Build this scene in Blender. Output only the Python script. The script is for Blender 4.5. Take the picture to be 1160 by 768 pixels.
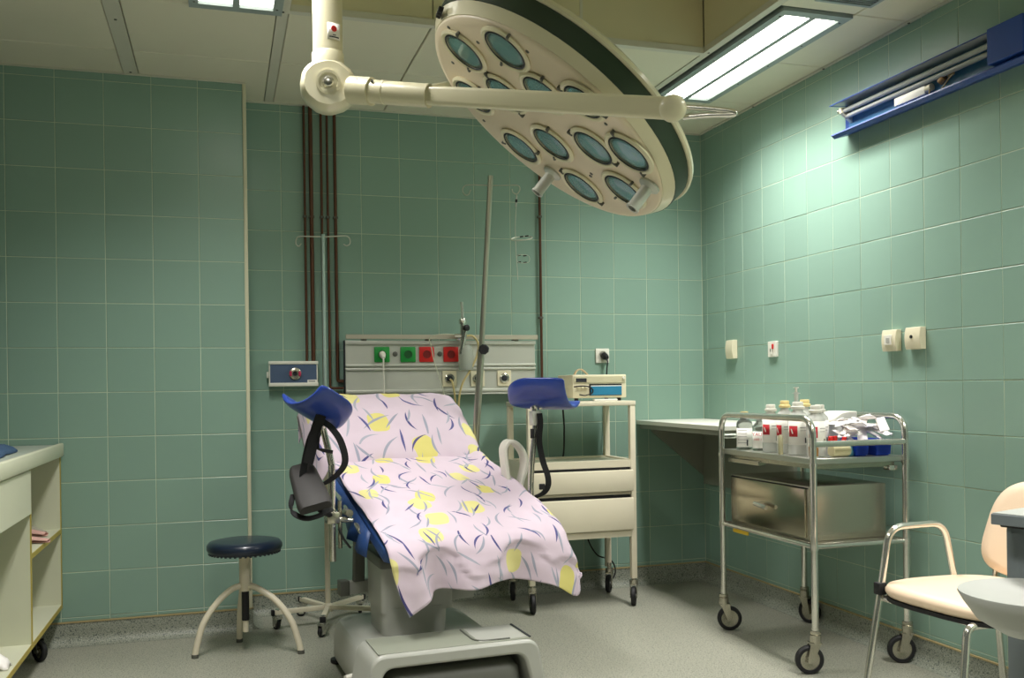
import bpy, bmesh, math, random
from mathutils import Vector, Matrix, noise
random.seed(7)
scene = bpy.context.scene
for o in list(bpy.data.objects): bpy.data.objects.remove(o)
COL = scene.collection
PI = math.pi

# ------------------------------------------------------------------ camera
cam_data = bpy.data.cameras.new('camera'); cam = bpy.data.objects.new('camera', cam_data); COL.objects.link(cam)
YAW, ROLL, FPX = 0.30966, -0.01338, 1099.88
fwd = Vector((math.sin(YAW), math.cos(YAW), 0.0)); rgt = Vector((math.cos(YAW), -math.sin(YAW), 0.0)); upv = Vector((0, 0, 1))
r2 = rgt*math.cos(ROLL) + upv*math.sin(ROLL); u2 = upv*math.cos(ROLL) - rgt*math.sin(ROLL)
cam.matrix_world = Matrix(((r2.x, u2.x, -fwd.x, -2.64898), (r2.y, u2.y, -fwd.y, -5.04531), (r2.z, u2.z, -fwd.z, 1.12015), (0, 0, 0, 1)))
cam_data.sensor_fit = 'HORIZONTAL'; cam_data.sensor_width = 36.0
cam_data.lens = FPX*36.0/1160.0
cam_data.shift_x = (580.0-603.80)/1160.0
cam_data.shift_y = (438.92-384.0)/1160.0
cam_data.clip_start = 0.02; cam_data.clip_end = 60
scene.camera = cam

# ------------------------------------------------------------------ world, exposure, ceiling lamps' light
world = bpy.data.worlds.new('world'); scene.world = world; world.use_nodes = True
world.node_tree.nodes['Background'].inputs[0].default_value = (0.5, 0.55, 0.5, 1)
world.node_tree.nodes['Background'].inputs[1].default_value = 0.02
scene.view_settings.view_transform = 'Standard'; scene.view_settings.look = 'None'
scene.view_settings.gamma = 1.0; scene.view_settings.use_curve_mapping = False
scene.view_settings.exposure = 0.92
H_CEIL = 2.568
LAMP_COLOR = (1.0, 0.97, 0.94)
LAMP_EMIT = 2.5
# recessed ceiling fluorescents of the room: (x0, x1, y0, y1, watts)
FIXTURES = [(-0.575, -0.262, -1.79, -0.60, 16.5), (-2.75, -2.414, -2.40, -1.205, 15.0),
            (-0.575, -0.262, -4.20, -3.00, 25.0), (-2.75, -2.414, -4.80, -3.60, 19.0)]
for (x0, x1, y0, y1, watts) in FIXTURES:
    ld = bpy.data.lights.new('fluorescent_light', 'AREA'); ld.shape = 'RECTANGLE'
    ld.size = x1-x0-0.08; ld.size_y = y1-y0-0.10; ld.energy = watts; ld.color = LAMP_COLOR; ld.spread = math.radians(130)
    lo = bpy.data.objects.new('fluorescent_light', ld); COL.objects.link(lo)
    lo.location = ((x0+x1)/2, (y0+y1)/2, H_CEIL-0.006)

# ------------------------------------------------------------------ materials
MATS = {}
def srgb(r, g, b):
    f = lambda c: (c/255/12.92) if c/255 <= 0.04045 else ((c/255+0.055)/1.055)**2.4
    return (f(r), f(g), f(b), 1)
def mat(name, rgb, rough=0.5, metal=0.0, var=0.06, vscale=8.0, bump=0.0, bscale=60.0, trans=0.0, emit=0.0, coat=0.0, ior=1.45, sheen=0.0, alpha=1.0):
    if name in MATS: return MATS[name]
    m = bpy.data.materials.new(name); m.use_nodes = True; nt = m.node_tree; N = nt.nodes; L = nt.links
    b = N['Principled BSDF']; c = srgb(*rgb)
    b.inputs['Roughness'].default_value = rough; b.inputs['Metallic'].default_value = metal
    b.inputs['IOR'].default_value = ior; b.inputs['Coat Weight'].default_value = coat; b.inputs['Sheen Weight'].default_value = sheen
    b.inputs['Transmission Weight'].default_value = trans; b.inputs['Alpha'].default_value = alpha
    tc = N.new('ShaderNodeTexCoord'); nz = N.new('ShaderNodeTexNoise'); nz.inputs['Scale'].default_value = vscale; nz.inputs['Detail'].default_value = 4
    L.new(tc.outputs['Object'], nz.inputs['Vector'])
    mx = N.new('ShaderNodeMix'); mx.data_type = 'RGBA'
    mx.inputs[6].default_value = tuple(max(0, v*(1-var)) for v in c[:3])+(1,)
    mx.inputs[7].default_value = tuple(min(1, v*(1+var)) for v in c[:3])+(1,)
    L.new(nz.outputs[0], mx.inputs[0]); L.new(mx.outputs[2], b.inputs['Base Color'])
    if emit > 0:
        b.inputs['Emission Color'].default_value = c; b.inputs['Emission Strength'].default_value = emit
    if bump > 0:
        n2 = N.new('ShaderNodeTexNoise'); n2.inputs['Scale'].default_value = bscale; L.new(tc.outputs['Object'], n2.inputs['Vector'])
        bp = N.new('ShaderNodeBump'); bp.inputs['Strength'].default_value = bump; bp.inputs['Distance'].default_value = 0.01
        L.new(n2.outputs[0], bp.inputs['Height']); L.new(bp.outputs[0], b.inputs['Normal'])
    MATS[name] = m; return m

def tile_material():
    m = mat('glazed_green_tile', (136, 166, 151), rough=0.30, var=0.05, vscale=3.0)
    nt = m.node_tree; N = nt.nodes; L = nt.links; b = N['Principled BSDF']
    # every tile a slightly different glaze
    src = b.inputs['Base Color'].links[0].from_socket
    oi = N.new('ShaderNodeObjectInfo'); hs = N.new('ShaderNodeHueSaturation'); mr = N.new('ShaderNodeMapRange')
    mr.inputs[3].default_value = 0.97; mr.inputs[4].default_value = 1.03
    L.new(oi.outputs['Random'], mr.inputs[0]); L.new(mr.outputs[0], hs.inputs['Value']); L.new(src, hs.inputs['Color']); L.new(hs.outputs[0], b.inputs['Base Color'])
    return m
def speckle_material(name, base, dark, light, scale, rough):
    m = mat(name, base, rough=rough, var=0.08, vscale=1.5)
    nt = m.node_tree; N = nt.nodes; L = nt.links; b = N['Principled BSDF']
    src = b.inputs['Base Color'].links[0].from_socket
    tc = [n for n in N if n.type == 'TEX_COORD'][0]
    prev = src
    for col, sc, lo, hi in ((dark, scale, 0.555, 0.64), (light, scale*1.35, 0.56, 0.66), (dark, scale*0.6, 0.62, 0.68)):
        n = N.new('ShaderNodeTexNoise'); n.inputs['Scale'].default_value = sc; n.inputs['Detail'].default_value = 1.0
        L.new(tc.outputs['Object'], n.inputs['Vector'])
        r = N.new('ShaderNodeMapRange'); r.inputs[1].default_value = lo; r.inputs[2].default_value = hi; L.new(n.outputs[0], r.inputs[0])
        mx = N.new('ShaderNodeMix'); mx.data_type = 'RGBA'; mx.inputs[7].default_value = srgb(*col)
        L.new(r.outputs[0], mx.inputs[0]); L.new(prev, mx.inputs[6]); prev = mx.outputs[2]
    L.new(prev, b.inputs['Base Color'])
    return m
def print_material(name, rot, scale=7.0):
    # pale pink cotton printed with curved strokes and yellow blobs
    m = mat(name, (208, 191, 204), rough=0.85, var=0.03, vscale=20, bump=0.12, bscale=900)
    nt = m.node_tree; N = nt.nodes; L = nt.links; b = N['Principled BSDF']
    prev = b.inputs['Base Color'].links[0].from_socket
    uv = N.new('ShaderNodeUVMap')
    def M(op, a, c=None, **k):
        n = N.new('ShaderNodeMath'); n.operation = op
        for i, v in enumerate((a, c)):
            if v is None: continue
            if isinstance(v, (int, float)): n.inputs[i].default_value = v
            else: L.new(v, n.inputs[i])
        return n.outputs[0]
    def layer(prev, off, sc, kind, cols, thr, amount):
        mp = N.new('ShaderNodeMapping'); mp.inputs['Location'].default_value = (off, off*1.7, 0); mp.inputs['Rotation'].default_value = (0, 0, rot+off); mp.inputs['Scale'].default_value = (sc, sc, 1)
        L.new(uv.outputs[0], mp.inputs[0])
        v = N.new('ShaderNodeTexVoronoi'); v.voronoi_dimensions = '2D'; v.inputs['Scale'].default_value = 1.0; v.inputs['Randomness'].default_value = 0.75
        L.new(mp.outputs[0], v.inputs['Vector'])
        d = N.new('ShaderNodeVectorMath'); d.operation = 'SUBTRACT'; L.new(mp.outputs[0], d.inputs[0]); L.new(v.outputs['Position'], d.inputs[1])
        sc_ = N.new('ShaderNodeSeparateColor'); L.new(v.outputs['Color'], sc_.inputs[0])
        rt = N.new('ShaderNodeVectorRotate'); rt.rotation_type = 'Z_AXIS'; L.new(d.outputs[0], rt.inputs['Vector'])
        L.new(M('ADD', M('MULTIPLY', M('SUBTRACT', sc_.outputs[0], 0.5), 2.1 if kind == 'stroke' else 0.8), PI/2-rot-off if kind == 'stroke' else -rot-off), rt.inputs['Angle'])
        sx = N.new('ShaderNodeSeparateXYZ'); L.new(rt.outputs[0], sx.inputs[0])
        x, y = sx.outputs[0], sx.outputs[1]
        if kind == 'stroke':
            bend = M('MULTIPLY', M('SUBTRACT', sc_.outputs[1], 0.5), 2.2)
            y2 = M('ADD', y, M('MULTIPLY', bend, M('MULTIPLY', x, x)))
            half = M('ADD', 0.32, M('MULTIPLY', sc_.outputs[2], 0.18))
            t = M('DIVIDE', x, half)
            w = M('MULTIPLY', M('SUBTRACT', 1.0, M('MULTIPLY', t, t)), 0.036)
            mask = M('GREATER_THAN', w, M('ABSOLUTE', y2))
        else:
            nz = N.new('ShaderNodeTexNoise'); nz.inputs['Scale'].default_value = 3.5; L.new(mp.outputs[0], nz.inputs['Vector'])
            q = M('ADD', M('POWER', M('MULTIPLY', M('ABSOLUTE', x), 1.0), 3.4), M('POWER', M('MULTIPLY', M('ABSOLUTE', y), 0.85), 3.4))
            rad = M('ADD', M('MULTIPLY', sc_.outputs[2], 0.006), M('MULTIPLY', nz.outputs[0], 0.006))
            mask = M('GREATER_THAN', rad, q)
        pick = M('GREATER_THAN', amount, sc_.outputs[1] if kind != 'stroke' else sc_.outputs[2])
        mask = M('MULTIPLY', mask, pick)
        cm = N.new('ShaderNodeMix'); cm.data_type = 'RGBA'; cm.inputs[6].default_value = srgb(*cols[0]); cm.inputs[7].default_value = srgb(*cols[1])
        L.new(M('GREATER_THAN', M('FRACT', M('MULTIPLY', sc_.outputs[0], 7.3)), 0.5), cm.inputs[0])
        mx = N.new('ShaderNodeMix'); mx.data_type = 'RGBA'; L.new(mask, mx.inputs[0]); L.new(prev, mx.inputs[6]); L.new(cm.outputs[2], mx.inputs[7])
        return mx.outputs[2]
    prev = layer(prev, 0.37, scale*0.80, 'blob', ((214, 204, 122), (218, 210, 142)), 0, 0.58)
    prev = layer(prev, 2.11, scale, 'stroke', ((154, 156, 172), (154, 156, 172)), 0, 1.1)
    prev = layer(prev, 5.73, scale*1.08, 'stroke', ((72, 72, 124), (86, 86, 138)), 0, 0.72)
    prev = layer(prev, 13.7, scale*1.05, 'stroke', ((150, 152, 168), (164, 166, 180)), 0, 0.85)
    prev = layer(prev, 9.31, scale*1.15, 'stroke', ((78, 76, 130), (158, 162, 176)), 0, 0.55)
    L.new(prev, b.inputs['Base Color'])
    return m

M_TILE = tile_material()
M_GROUT = mat('cement_grout', (198, 210, 186), rough=0.9, var=0.1)
M_FLOOR = speckle_material('speckled_vinyl_floor', (162, 161, 146), (98, 106, 96), (190, 190, 176), 210.0, 0.40)
M_SKIRT = speckle_material('speckled_vinyl_skirting', (148, 152, 138), (92, 100, 94), (176, 180, 166), 190.0, 0.45)
M_STRIP = mat('beige_edge_strip', (178, 160, 116), rough=0.6)
M_PANEL = mat('ceiling_panel_paint', (222, 218, 196), rough=0.55, var=0.02)
M_RAILW = mat('ceiling_rail_paint', (206, 204, 188), rough=0.45, var=0.02)
M_CREAM = mat('recess_cream_paint', (210, 203, 168), rough=0.6, var=0.02)
M_FIXF = mat('fixture_grey_frame', (150, 162, 160), rough=0.45)
M_DIFF = mat('lit_diffuser', (255, 252, 240), rough=0.5, emit=LAMP_EMIT, var=0.0)
M_TRIM = mat('cream_trim_paint', (206, 204, 176), rough=0.5)
M_LAMP = mat('lamp_cream_enamel', (222, 216, 184), rough=0.32, var=0.03, coat=0.3)
M_LFACE = mat('lamp_face_enamel', (226, 212, 186), rough=0.4, var=0.03)
M_LGREEN = mat('lamp_dark_green_band', (44, 62, 44), rough=0.5)
M_LGLASS = mat('lamp_lens_glass', (186, 226, 228), rough=0.06, trans=0.75, ior=1.3, var=0.12, vscale=18)
M_REFL = mat('lamp_reflector', (132, 186, 192), rough=0.25, metal=0.6, var=0.3, vscale=16)
M_CHROME = mat('polished_chrome', (222, 220, 212), rough=0.14, metal=0.88, var=0.03)
M_STEEL = mat('brushed_steel', (182, 178, 162), rough=0.27, metal=0.85, var=0.05, vscale=3)
M_ALU = mat('anodised_aluminium', (196, 198, 188), rough=0.42, metal=0.35, var=0.03)
M_BLACK = mat('black_rubber', (26, 26, 28), rough=0.55)
M_STRAP = mat('black_webbing', (18, 18, 20), rough=0.8, bump=0.2, bscale=400)
M_BLUEV = mat('blue_vinyl', (42, 66, 146), rough=0.28, var=0.06, coat=0.25)
M_BLUED = mat('dark_blue_vinyl', (40, 72, 128), rough=0.45)
M_NAVY = mat('navy_vinyl', (24, 36, 54), rough=0.3, coat=0.2)
M_GREYP = mat('grey_plastic', (168, 169, 161), rough=0.34, var=0.03)
M_GREYD = mat('dark_grey_plastic', (92, 94, 86), rough=0.5)
M_CHARC = mat('charcoal_foam', (48, 46, 45), rough=0.65)
M_WHITEP = mat('white_plastic', (226, 224, 212), rough=0.38, var=0.02)
M_WHITEE = mat('white_enamel', (226, 218, 194), rough=0.35, var=0.05, vscale=5)
M_COPPER = mat('copper_pipe', (98, 66, 50), rough=0.45, metal=0.6, var=0.22, vscale=14)
M_BEIGE = mat('beige_plastic', (224, 217, 188), rough=0.4)
M_GREEN = mat('green_socket_plastic', (28, 140, 58), rough=0.4)
M_RED = mat('red_plastic', (206, 38, 34), rough=0.4)
M_PANELBLUE = mat('slate_blue_panel', (74, 92, 120), rough=0.5)
M_CREAMV = mat('cream_vinyl', (236, 212, 184), rough=0.42, var=0.03)
M_DESK = mat('pale_laminate', (206, 208, 184), rough=0.5, var=0.02)
M_EDGE = mat('yellow_edge_band', (176, 158, 74), rough=0.5)
M_WORKTOP = mat('worktop_grey', (168, 176, 164), rough=0.45)
M_BLUELAMP = mat('blue_fixture_paint', (20, 62, 140), rough=0.4)
M_BLUEIN = mat('blue_fixture_inner', (60, 112, 150), rough=0.35)
M_CLEAR = mat('clear_glass', (240, 246, 244), rough=0.05, trans=0.95, ior=1.25, var=0.0)
M_TUBEG = mat('lamp_tube_glass', (206, 210, 206), rough=0.15, trans=0.4, ior=1.3)
M_PVC = mat('clear_tubing', (206, 190, 130), rough=0.3, trans=0.25)
M_PETB = mat('milky_bottle_plastic', (226, 228, 222), rough=0.25, trans=0.35, ior=1.3)
M_LABEL = mat('paper_label', (240, 238, 230), rough=0.7, var=0.02)
M_LREDP = mat('label_red_print', (184, 30, 40), rough=0.6)
M_TAN = mat('amber_plastic', (198, 146, 88), rough=0.4)
M_YCAP = mat('pale_yellow_cap', (238, 216, 150), rough=0.4)
M_TRAYB = mat('bright_blue_plastic', (24, 66, 190), rough=0.35)
M_PACK = mat('white_wrapper', (246, 241, 238), rough=0.45, trans=0.0, var=0.04, vscale=30)
M_TEALP = mat('teal_panel', (42, 122, 158), rough=0.4)
M_INK = mat('dark_ink', (40, 44, 50), rough=0.6)
M_INKRED = mat('red_ink', (206, 60, 44), rough=0.6)
M_SHELF = mat('shelf_grey_paint', (140, 142, 128), rough=0.5)
M_SHELFT = mat('shelf_white_top', (226, 226, 214), rough=0.4)
M_YEL = mat('yellow_sticker', (214, 178, 40), rough=0.5)
M_PINK = mat('pink_paper', (214, 170, 160), rough=0.8)
M_CLOTHB = mat('blue_cloth', (58, 84, 116), rough=0.9, bump=0.3, bscale=300)
M_PRINT = print_material('printed_seat_cotton', 0.3, 7.4)
M_PRINT2 = print_material('printed_back_cotton', 1.1, 5.8)

# ------------------------------------------------------------------ mesh helpers
ORIGIN = {}
def V(*a): return Vector(a[0] if len(a) == 1 else a)
class MB:
    def __init__(s): s.bm = bmesh.new()
    def box(s, x0, x1, y0, y1, z0, z1, bev=0.0, seg=2, mtx=None):
        r = bmesh.ops.create_cube(s.bm, size=1.0)
        vs = r['verts']
        for v in vs:
            v.co = Vector(((x0+x1)/2+v.co.x*(x1-x0), (y0+y1)/2+v.co.y*(y1-y0), (z0+z1)/2+v.co.z*(z1-z0)))
        if bev > 0:
            es = list({e for v in vs for e in v.link_edges})
            rb = bmesh.ops.bevel(s.bm, geom=es, offset=bev, segments=seg, affect='EDGES', profile=0.5)
            vs = list({v for f in rb['faces'] for v in f.verts} | {v for v in vs if v.is_valid})
        if mtx is not None: bmesh.ops.transform(s.bm, matrix=mtx, verts=[v for v in vs if v.is_valid])
        return s
    def tube(s, pts, r, seg=10, closed=False, caps=True, flat=None):
        pts = [Vector(p) for p in pts]; n = len(pts); rings = []
        rr = r if isinstance(r, (list, tuple)) else [r]*n
        prev = None
        for i, p in enumerate(pts):
            if closed: t = pts[(i+1) % n]-pts[i-1]
            else: t = pts[min(i+1, n-1)]-pts[max(i-1, 0)]
            t.normalize()
            if prev is None:
                a = Vector((0, 0, 1)) if abs(t.z) < 0.9 else Vector((1, 0, 0)); x = t.cross(a).normalized()
            else:
                x = prev-t*prev.dot(t); x.normalize()
            y = t.cross(x); prev = x
            fx, fy = flat if flat else (1, 1)
            rings.append([s.bm.verts.new(p+(x*math.cos(2*PI*k/seg)*fx+y*math.sin(2*PI*k/seg)*fy)*rr[i]) for k in range(seg)])
        m = n if closed else n-1
        for i in range(m):
            a, b = rings[i], rings[(i+1) % n]
            for k in range(seg): s.bm.faces.new((a[k], a[(k+1) % seg], b[(k+1) % seg], b[k]))
        if caps and not closed:
            s.bm.faces.new(rings[0][::-1]); s.bm.faces.new(rings[-1])
        return s
    def strip(s, pts, w, th, wdir):
        # flat webbing: width along wdir, thickness th
        pts = [Vector(p) for p in pts]; n = len(pts); rings = []
        for i, p in enumerate(pts):
            t = (pts[min(i+1, n-1)]-pts[max(i-1, 0)]).normalized()
            wd = Vector(wdir[i] if isinstance(wdir, list) else wdir); wd = (wd-t*wd.dot(t)).normalized(); nn = t.cross(wd)
            rings.append([s.bm.verts.new(p+wd*a*w/2+nn*b*th/2) for a, b in ((-1, -1), (1, -1), (1, 1), (-1, 1))])
        for i in range(n-1):
            for k in range(4): s.bm.faces.new((rings[i][k], rings[i][(k+1) % 4], rings[i+1][(k+1) % 4], rings[i+1][k]))
        s.bm.faces.new(rings[0][::-1]); s.bm.faces.new(rings[-1])
        return s
    def lathe(s, prof, c=(0, 0, 0), axis=(0, 0, 1), seg=24, caps=True):
        c = Vector(c); q = Vector((0, 0, 1)).rotation_difference(Vector(axis).normalized())
        rings = []
        for (r, z) in prof:
            if r < 1e-6: rings.append([s.bm.verts.new(c+q @ Vector((0, 0, z)))])
            else: rings.append([s.bm.verts.new(c+q @ Vector((r*math.cos(2*PI*k/seg), r*math.sin(2*PI*k/seg), z))) for k in range(seg)])
        for a, b in zip(rings, rings[1:]):
            for k in range(seg):
                k2 = (k+1) % seg
                if len(a) == 1 and len(b) == 1: continue
                if len(a) == 1: s.bm.faces.new((a[0], b[k2], b[k]))
                elif len(b) == 1: s.bm.faces.new((a[k], a[k2], b[0]))
                else: s.bm.faces.new((a[k], a[k2], b[k2], b[k]))
        if caps and len(rings[0]) > 1: s.bm.faces.new(rings[0][::-1])
        if caps and len(rings[-1]) > 1: s.bm.faces.new(rings[-1])
        return s
    def cyl(s, p0, p1, r, seg=16, r1=None):
        p0 = Vector(p0); p1 = Vector(p1); d = p1-p0
        return s.lathe([(r, 0), (r if r1 is None else r1, d.length)], p0, d, seg)
    def prism(s, poly, vec):
        a = [s.bm.verts.new(Vector(p)) for p in poly]; b = [s.bm.verts.new(Vector(p)+Vector(vec)) for p in poly]
        n = len(poly)
        s.bm.faces.new(a[::-1]); s.bm.faces.new(b)
        for k in range(n): s.bm.faces.new((a[k], a[(k+1) % n], b[(k+1) % n], b[k]))
        return s
    def grid(s, P, uvs=None):
        rows = [[s.bm.verts.new(Vector(p)) for p in r] for r in P]
        lay = s.bm.loops.layers.uv.new('UVMap') if uvs else None
        for i in range(len(P)-1):
            for j in range(len(P[0])-1):
                f = s.bm.faces.new((rows[i][j], rows[i][j+1], rows[i+1][j+1], rows[i+1][j]))
                if uvs:
                    for l, (a, b) in zip(f.loops, ((i, j), (i, j+1), (i+1, j+1), (i+1, j))): l[lay].uv = uvs[a][b]
        return s
    def move(s, mtx):
        bmesh.ops.transform(s.bm, matrix=mtx, verts=s.bm.verts); return s
    def done(s, name, material, parent=None, smooth=40, bevel=0.0, solid=0.0, subsurf=0):
        bmesh.ops.recalc_face_normals(s.bm, faces=s.bm.faces)
        me = bpy.data.meshes.new(name); s.bm.to_mesh(me); s.bm.free()
        me.materials.append(material)
        o = bpy.data.objects.new(name, me); COL.objects.link(o)
        if parent is not None:
            me.transform(Matrix.Translation(-ORIGIN[parent.name])); o.parent = parent; ORIGIN[o.name] = ORIGIN[parent.name]
        else: ORIGIN[o.name] = Vector((0, 0, 0))
        if smooth:
            for p in me.polygons: p.use_smooth = True
            me.set_sharp_from_angle(angle=math.radians(smooth))
        if solid:
            md = o.modifiers.new('solid', 'SOLIDIFY'); md.thickness = solid; md.offset = 0
        if bevel:
            md = o.modifiers.new('bevel', 'BEVEL'); md.width = bevel; md.segments = 2; md.limit_method = 'ANGLE'; md.angle_limit = math.radians(35)
        if subsurf:
            md = o.modifiers.new('sub', 'SUBSURF'); md.levels = subsurf; md.render_levels = subsurf
        return o
def thing(name, label, cat, loc, group=None, kind=None):
    o = bpy.data.objects.new(name, None); COL.objects.link(o); o.location = loc; o.empty_display_size = 0.1
    o['label'] = label; o['category'] = cat
    if group: o['group'] = group
    if kind: o['kind'] = kind
    ORIGIN[o.name] = Vector(loc); return o
def tag(o, label, cat, group=None):
    o['label'] = label; o['category'] = cat
    if group: o['group'] = group
    # a one-mesh thing gets its origin at its own base
    me = o.data; xs = [v.co for v in me.vertices]
    c = Vector(((min(v.x for v in xs)+max(v.x for v in xs))/2, (min(v.y for v in xs)+max(v.y for v in xs))/2, min(v.z for v in xs)))
    me.transform(Matrix.Translation(-c)); o.location = c; ORIGIN[o.name] = c
    return o
def struct(o, label=None, cat=None):
    o['kind'] = 'structure'
    if label: o['label'] = label
    if cat: o['category'] = cat
    return o
def smooth_path(pts, n=8, closed=False):
    P = [Vector(p) for p in pts]; out = []; m = len(P)
    for i in range(m if closed else m-1):
        p0 = P[i-1] if (i > 0 or closed) else P[0]*2-P[1]; p1 = P[i]; p2 = P[(i+1) % m]
        p3 = P[(i+2) % m] if (closed or i+2 < m) else P[-1]*2-P[-2]
        for k in range(n):
            t = k/n
            out.append(0.5*((2*p1)+(p2-p0)*t+(2*p0-5*p1+4*p2-p3)*t*t+(3*p1-p0-3*p2+p3)*t*t*t))
    if not closed: out.append(P[-1])
    return out
def fillet(pts, r, n=6):
    P = [Vector(p) for p in pts]; out = [P[0]]
    for a, b, c in zip(P, P[1:], P[2:]):
        d1 = (a-b).normalized(); d2 = (c-b).normalized(); rr = min(r, (a-b).length*0.49, (c-b).length*0.49)
        p, q = b+d1*rr, b+d2*rr
        for k in range(n+1):
            t = k/n; out.append(p*(1-t)**2+b*2*t*(1-t)+q*t*t)
    out.append(P[-1]); return out
def rounded_rect(w, h, r, n=5):
    out = []
    for cx, cy, a0 in ((w/2-r, h/2-r, 0), (-w/2+r, h/2-r, 90), (-w/2+r, -h/2+r, 180), (w/2-r, -h/2+r, 270)):
        for k in range(n+1):
            a = math.radians(a0+90*k/n); out.append((cx+r*math.cos(a), cy+r*math.sin(a)))
    return out
def frame_mtx(o, x, y, z):
    return Matrix(((x[0], y[0], z[0], o[0]), (x[1], y[1], z[1], o[1]), (x[2], y[2], z[2], o[2]), (0, 0, 0, 1)))
def text_mesh(txt, size, mtx, name, material, parent):
    cu = bpy.data.curves.new('t', 'FONT'); cu.body = txt; cu.size = size; cu.align_x = 'CENTER'; cu.align_y = 'CENTER'; cu.extrude = 0.0002; cu.resolution_u = 2
    to = bpy.data.objects.new('t', cu); COL.objects.link(to)
    me = bpy.data.meshes.new_from_object(to.evaluated_get(bpy.context.evaluated_depsgraph_get()))
    bpy.data.objects.remove(to); me.name = name; me.transform(mtx); me.transform(Matrix.Translation(-ORIGIN[parent.name]))
    me.materials.clear(); me.materials.append(material)
    o = bpy.data.objects.new(name, me); COL.objects.link(o); o.parent = parent; ORIGIN[o.name] = ORIGIN[parent.name]; return o
def caster(root, x, y, r, ang, top, fork=M_STEEL, tyre=M_BLACK, disc=M_STEEL, w=0.024):
    # swivel caster whose stem stands at (x, y); ang is the heading of the trailing wheel
    dx, dy = math.cos(ang), math.sin(ang); sx, sy = -dy, dx; off = r*0.45
    c = Vector((x+dx*off, y+dy*off, r))
    b = MB(); b.cyl((x, y, top-0.012), (x, y, top+0.03), 0.012, 12); b.cyl((x, y, 2*r+0.004), (x, y, top), 0.022, 14)
    for sgn in (-1, 1):
        o = Vector((sx, sy, 0))*sgn*(w/2+0.005)
        pts = [Vector((x, y, 2*r+0.012))+o-Vector((dx, dy, 0))*0.018, Vector((x, y, 2*r+0.012))+o+Vector((dx, dy, 0))*0.024, c+o+Vector((dx, dy, 0))*0.012+Vector((0, 0, -0.010)), c+o-Vector((dx, dy, 0))*0.010+Vector((0, 0, -0.010))]
        b.prism([p-Vector((sx, sy, 0))*0.0015 for p in pts], Vector((sx, sy, 0))*0.003)
    b.box(-0.022, 0.028, -(w/2+0.006), w/2+0.006, 2*r+0.006, 2*r+0.012, mtx=Matrix.Translation((x, y, 0)) @ Matrix.Rotation(ang, 4, 'Z'))
    f = b.done('caster', fork, root)
    ax = (sx, sy, 0)
    MB().lathe([(r*0.70, -w/2), (r*0.9, -w/2), (r, -w*0.28), (r, w*0.28), (r*0.9, w/2), (r*0.70, w/2), (r*0.70, -w/2)], c, ax, 28, caps=False).done('wheel', tyre, f)
    MB().lathe([(r*0.71, -w*0.3), (r*0.25, -w*0.2), (r*0.2, -w*0.6), (0, -w*0.6)], c, ax, 20, caps=False).lathe([(r*0.71, w*0.3), (r*0.25, w*0.2), (r*0.2, w*0.6), (0, w*0.6)], c, ax, 20, caps=False).done('wheel_disc', disc, f)
    return f

# ================================================================== THE ROOM
XL, YF = -4.30, -6.40            # unseen left wall and the wall behind the camera
YP = -0.295                      # face of the boxed-out wall section on the left
XP = -2.53                       # its outer corner
T = 0.20048                      # tile pitch
Z0 = 1.124                       # a horizontal joint
def zlines(): return [0.104]+[Z0+T*k for k in range(-5, 8)]+[H_CEIL]
TILES = {}
def tile_mesh(w, h):
    key = (round(w, 3), round(h, 3))
    if key in TILES: return TILES[key]
    g, c, d = 0.0014, 0.0016, 0.009
    bm = bmesh.new()
    def ring(ins, z): return [bm.verts.new((sx*(w/2-g-ins), sy*(h/2-g-ins), z)) for sx, sy in ((-1, -1), (1, -1), (1, 1), (-1, 1))]
    a, b, f = ring(0, -d), ring(0, -c*0.6), ring(c, 0)
    for p, q in ((a, b), (b, f)):
        for k in range(4): bm.faces.new((p[k], p[(k+1) % 4], q[(k+1) % 4], q[k]))
    bm.faces.new(f)
    me = bpy.data.meshes.new('wall_tile'); bm.to_mesh(me); bm.free(); me.materials.append(M_TILE); TILES[key] = me
    return me
def lay_tiles(wall, us, vs, place):
    # place(u, v) -> 4x4 matrix of a tile centred there, z axis out of the wall
    for u0, u1 in zip(us, us[1:]):
        for v0, v1 in zip(vs, vs[1:]):
            if abs(u1-u0) < 0.006 or abs(v1-v0) < 0.006: continue
            o = bpy.data.objects.new('wall_tile', tile_mesh(abs(u1-u0), abs(v1-v0))); COL.objects.link(o)
            o.parent = wall
            jit = Matrix.Translation((0, 0, random.uniform(-0.0006, 0.0004))) @ Matrix.Rotation(random.uniform(-0.003, 0.003), 4, 'X') @ Matrix.Rotation(random.uniform(-0.003, 0.003), 4, 'Y')
            o.matrix_basis = place((u0+u1)/2, (v0+v1)/2) @ jit
# floor
floor = struct(MB().box(XL-0.1, 0.1, YF-0.1, 0.1, -0.08, 0.0).done('floor', M_FLOOR))
# walls: grouted body behind the tiles
G = 0.0018
wall_back = struct(MB().box(XP-0.2, 0.1, G, 0.12, 0, H_CEIL+0.5).done('wall_back', M_GROUT))
wall_right = struct(MB().box(G, 0.12, YF-0.1, 0.12, 0, H_CEIL+0.5).done('wall_right', M_GROUT))
wall_proj = struct(MB().box(XL, XP-G, YP+G, 0.12, 0, H_CEIL+0.5).done('wall_projection', M_GROUT))
wall_left = struct(MB().box(XL-0.12, XL, YF-0.1, 0.12, 0, H_CEIL+0.5).done('wall_left', mat('wall_green_paint', (72, 88, 78), rough=0.5)))
wall_front = struct(MB().box(XL-0.12, 0.12, YF-0.12, YF, 0, H_CEIL+0.5).done('wall_front', mat('wall_green_paint', (72, 88, 78), rough=0.5)))
vs = zlines()
us = [0.0]+[-0.149-T*k for k in range(0, 12)]+[XP]
lay_tiles(wall_back, us, vs, lambda u, v: frame_mtx((u, 0, v), (1, 0, 0), (0, 0, 1), (0, -1, 0)))
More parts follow.
